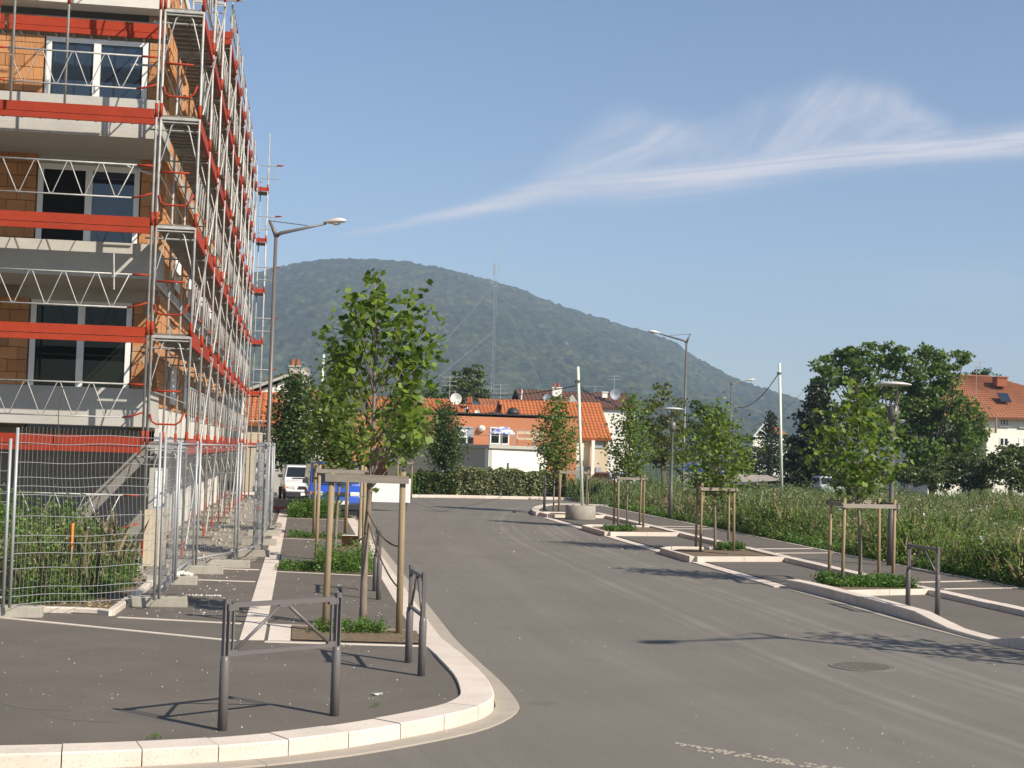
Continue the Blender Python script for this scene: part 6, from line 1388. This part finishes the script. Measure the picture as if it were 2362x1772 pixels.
# half timbered gable and small red roofs
Yq = 150.
t = thing('half_timbered_house', 'small gable with dark and white timber framing among the shrubs', 'house', (V(1755, 1040, Yq).x, Yq, 0))
A_, B2, C_ = V(1737, 1008, Yq), V(1771, 1008, Yq), V(1766, 972, Yq)
mb = MB(); mb.bx(A_.x, B2.x + 1.5, Yq, Yq + 6, 0, A_.z); mb.build('wall', M['whiterender'], t); fixn(MB().slab([A_, B2 + Vector((1.5, 0, 0)), V(1768, 975, Yq)], .3).build('gable', M['bark2'], t))
for p, q in ((A_, C_), (A_ + Vector((.9, 0, 0)), C_ - Vector((0, 0, .6))), (A_, B2), (C_, B2), (V(1752, 992, Yq), V(1768, 1003, Yq))): mb = MB(); mb.tube(p - Vector((0, .15, 0)), q - Vector((0, .15, 0)), .09, 4); mb.build('timber', M['white'], t)
t = thing('distant_red_house', 'sliver of a distant red tiled roof beside the pale field pole', 'house', (V(1798, 1040, 160).x, 160, 0))
e0, e1 = V(1780, 1002, 160), V(1818, 1002, 160); tile_roof(t, (e0.x, 160, V(1800, 1003, 160).z), (e1.x, 160, V(1800, 1006, 160).z), (e1.x, 163, V(1800, 988, 163).z), (e0.x, 163, V(1800, 982, 163).z), M['tile'], .4, .5); mb = MB(); mb.bx(e0.x, e1.x, 160.2, 165, 0, V(1800, 1004, 160).z); mb.build('wall', M['whiterender'], t)
# far road rising behind the field
A_ = [V(x, y, Y) for x, y, Y in ((1560, 1110, 88), (1700, 1118, 84), (1800, 1108, 92), (1760, 1092, 130), (1640, 1075, 150), (1575, 1075, 150))]
mb = MB(); mb.add(A_, [(0, 1, 2, 3, 4, 5)]); mb.add([(v.x, v.y, -1) for v in A_], []); o = mb.build('rising_road', M['gutter']); o['kind'] = 'structure'
a_, b_ = V(1585, 1082, 112), V(1640, 1090, 108)
t = thing('green_mesh_fence', 'dark green mesh fence between the third and second right trees', 'fence', (V(1500, 1100, 82).x, 82, 0))
xa, xb = V(1485, 1080, 82).x, V(1605, 1080, 82).x
for i in range(9): x = xa + (xb - xa) * i / 8; mb = MB(); mb.bx(x - .03, x + .03, 82, 82.05, 0, 1.75); mb.build('post', M['slat'], t)
mb = MB(); [mb.tube((xa, 82, .2 + .16 * i), (xb, 82, .2 + .16 * i), .008, 3) for i in range(10)]; [mb.tube((xa + (xb - xa) * i / 90, 82, .1), (xa + (xb - xa) * i / 90, 82, 1.7), .008, 3) for i in range(91)]; mb.build('mesh', M['slat'], t, kind='stuff')

# ------------------------------------------------------------ vehicles
def car(loc, rz, label, paint, W_, L_, H_, hood=.75, belt=.95, van=False, roofrack=False, name='parked_car', cat='car'):
    """front of the car faces -Y (towards the camera) before turning"""
    t = thing(name, label, cat, (0, 0, 0)); hw = W_ / 2; p = M[paint]
    # side profile (y, z) lower body, upper body narrower
    hz0, hz1 = .68 if not van else .8, belt - .02
    yA = hood * (1.0 if not van else .7)
    body = [(0.03, .28), (0, .45), (.04, hz0 - .08), (.16, hz0), (yA, hz1), (L_ - .25, belt + .02), (L_ - .03, belt - .1), (L_, .5), (L_ - .04, .28)]
    def ext(mb, prof, wf):
        n = len(prof); vs = []
        for sgn in (-1, 1):
            for (y, z) in prof: vs.append((sgn * wf(y, z), y, z))
        # inner ring for rounding
        fs = [tuple(range(n))[::-1], tuple(range(n, 2 * n))] + [(i, (i + 1) % n, (i + 1) % n + n, i + n) for i in range(n)]
        mb.add(vs, fs)
    mb = MB(); ext(mb, body, lambda y, z: hw * (.90 if y < .05 or y > L_ - .05 else .97 if y < .2 else 1.0) * (1 if z < belt * .9 else .975))
    o = fixn(mb.build('body', p, t)); bv_ = o.modifiers.new('b', 'BEVEL'); bv_.width = .05; bv_.segments = 3; o.data.shade_smooth()
    yw0, yw1 = yA + .02, yA + (.62 if not van else .45); yr1 = L_ - (.75 if not van else .25); yr0 = L_ - (.28 if not van else .12)
    cab = [(yw0, belt - .03), (yw1, H_ - .03), (yw1 + .25, H_), (yr1, H_ - .01), (yr0, belt)]
    mb = MB(); ext(mb, cab, lambda y, z: hw * (.955 if z < belt + .05 else .80 if not van else .88)); o = fixn(mb.build('cabin', p, t)); bv_ = o.modifiers.new('b', 'BEVEL'); bv_.width = .04; bv_.segments = 3; o.data.shade_smooth()
    def wline(z): return hw * (.955 + ((.80 if not van else .88) - .955) * (z - belt) / (H_ - belt))
    # windscreen
    def scr(ya, za, yb, zb, dn, name):
        k = .92; mb = MB(); n_ = Vector((0, -(zb - za), (yb - ya))).normalized() * dn
        mb.slab([Vector((-wline(za) * k, ya, za)) + n_, Vector((wline(za) * k, ya, za)) + n_, Vector((wline(zb) * k, yb, zb)) + n_, Vector((-wline(zb) * k, yb, zb)) + n_], .01); fixn(mb.build(name, M['carglass'], t))
    sl_ = (yw1 - yw0) / (H_ - .03 - belt + .03)
    scr(yw0 + sl_ * .09, belt + .06, yw0 + sl_ * (H_ - belt - .09), H_ - .09, .012, 'windscreen')
    for s_ in (-1, 1):
        mb = MB(); z0, z1 = belt + .06, H_ - .1
        mb.add([(s_ * (wline(z0) + .006), yw0 + sl_ * .2 + .1, z0), (s_ * (wline(z0) + .006), yr0 - .2, z0), (s_ * (wline(z1) + .006), yr1 - .02, z1), (s_ * (wline(z1) + .006), yw1 + .08, z1)], [(0, 1, 2, 3)]); mb.build('side_window', M['carglass'], t)
        for y in (.62, L_ - .68):
            mb = MB(); R_ = .30; n = 20; vs = []
            for xx, r in ((.5, R_ * .92), (.9, R_), (1.0, R_ * .93), (1.01, R_ * .62)):
                for j in range(n): vs.append((s_ * (hw - .2 + .2 * xx), y + math.cos(2 * math.pi * j / n) * r, .30 + math.sin(2 * math.pi * j / n) * r))
            mb.add(vs, [(i * n + j, i * n + (j + 1) % n, (i + 1) * n + (j + 1) % n, (i + 1) * n + j) for i in range(3) for j in range(n)] + [tuple(range(n))]); w_ = fixn(mb.build('wheel', M['black'], t))
            mb = MB(); mb.add([(s_ * (hw + .004), y + math.cos(2 * math.pi * j / n) * R_ * .62, .30 + math.sin(2 * math.pi * j / n) * R_ * .62) for j in range(n)], [tuple(range(n))]); mb.build('hubcap', M['greyrender'], w_)
        mb = MB(); mb.box((s_ * (hw + .09), yw0 + .18, belt + .10), (.17, .09, .12)); mb.build('door_mirror', M['cardark'], t)
        mb = MB(); mb.box((s_ * hw * .68, .075, hz0 - .03), (.30, .08, .13), s_ * .15); hl = mb.build('headlight', M['lens'], t); bv_ = hl.modifiers.new('b', 'BEVEL'); bv_.width = .025; bv_.segments = 2
        mb = MB(); mb.box((s_ * hw * .93, .14, hz0 - .03), (.04, .08, .09), s_ * .3); mb.build('indicator', M['lensorange'], t)
    mb = MB(); mb.box((0, .0, .40), (W_ * .93, .12, .22)); bm_ = mb.build('bumper', M['cardark'], t); bv_ = bm_.modifiers.new('b', 'BEVEL'); bv_.width = .04; bv_.segments = 2
    mb = MB(); mb.box((0, .035, hz0 - .03), (W_ * .40, .04, .11)); mb.build('grille', M['cardark'], t)
    mb = MB(); mb.box((.12 if van else 0, -.07, .42 if not van else .52), (.50, .012, .11)); mb.build('number_plate', M['white'], t)
    mb = MB(); mb.box((0, .1, .20), (W_ * .8, .3, .14)); mb.box((0, L_ / 2, .24), (W_ * .7, L_ * .9, .12)); mb.build('underbody', M['black'], t)
    mb = MB(); mb.box((0, yw0 + .02, belt + .03), (W_ * .6, .03, .03)); mb.build('wiper', M['cardark'], t)
    mb = MB()
    for s_ in (-1, 1): mb.box((s_ * hw * .8, L_ - .02, .75), (.18, .05, .2))
    mb.build('tail_light', M['redplastic'], t)
    t.location = loc; t.rotation_euler.z = rz; return t
car((.32, 54.5, 0.02), math.radians(4), 'white hatchback facing the camera at the end of the left pavement', 'carwhite', 1.72, 3.9, 1.46)
car((1.12, 44.6, .02), math.radians(3), 'blue small van parked nose towards us behind the staked trees', 'carblue', 1.62, 3.8, 1.72, .6, 1.02, True, name='parked_van', cat='van')
c = V(1941, 1122, 70.5); car((c.x, 70.5, .06), math.radians(-6), 'pale car roof just showing above the field weeds', 'carsilver', 1.68, 4.0, 1.42, 1.0)
c = V(1682, 1098, 118); car((c.x, 118, .35), math.radians(75), 'blue car on the distant rising road', 'carblue', 1.7, 4.2, 1.4, 1.0)
c = V(1708, 1089, 135); car((c.x, 135, .5), math.radians(80), 'dark distant car farthest up the rising road', 'cardark', 1.7, 4.2, 1.4, 1.0)
c = V(1462, 1095, 86); car((c.x, 86, -.2), math.radians(20), 'pale car parked behind the third staked tree on the right', 'carsilver', 1.7, 4.0, 1.4, 1.0)
# white board by the road
bp_ = V(900, 1157, 52); t = thing('notice_board', 'blank white panel standing on the far left road edge behind the nearest guard', 'board', (bp_.x, 52, 0))
a, b = V(852, 1100, 52), V(946, 1160, 52); mb = MB(); mb.bx(a.x, b.x, 52, 52.05, b.z + .0, V(900, 1103, 52).z); mb.build('panel', M['board'], t)
for x in (a.x + .12, b.x - .12): mb = MB(); mb.bx(x - .03, x + .03, 52.06, 52.12, 0, V(900, 1110, 52).z); mb.build('leg', M['grey'], t)
# planks and rubble by the white car
bp2 = V(662, 1178, 47.5); mb = MB(); mb.box((bp2.x, 47.5, .24), (1.9, .28, .06), .05); o = mb.build('timber_plank', M['stake']); tag(o, 'long plank with a rust red edge lying before the white car', 'plank')
mb = MB(); mb.box((bp2.x + .2, 48.6, .32), (1.5, .5, .26), -.1); o = mb.build('rubble_bag', M['block']); tag(o, 'low pale slab of stone stacked in front of the white car', 'slab')
mb = MB(); mb.box((bp2.x, 47.5 - .16, .21), (1.9, .03, .05), .05); c_ = mb.build('painted_edge', M['redplastic'], bpy.data.objects['timber_plank'])
# rocks and rubble along the scaffold foot
crumbs('site_rubble', [(-2.9, -1.4, 26, 60, 420, .03, .10, .1), (-3, -1.9, 23.5, 27, 80, .02, .08, .1)], 'rubble and broken plaster along the foot of the side scaffold')
t = bpy.data.objects.get('rubble_bag'); t.name = 'stone_slab'
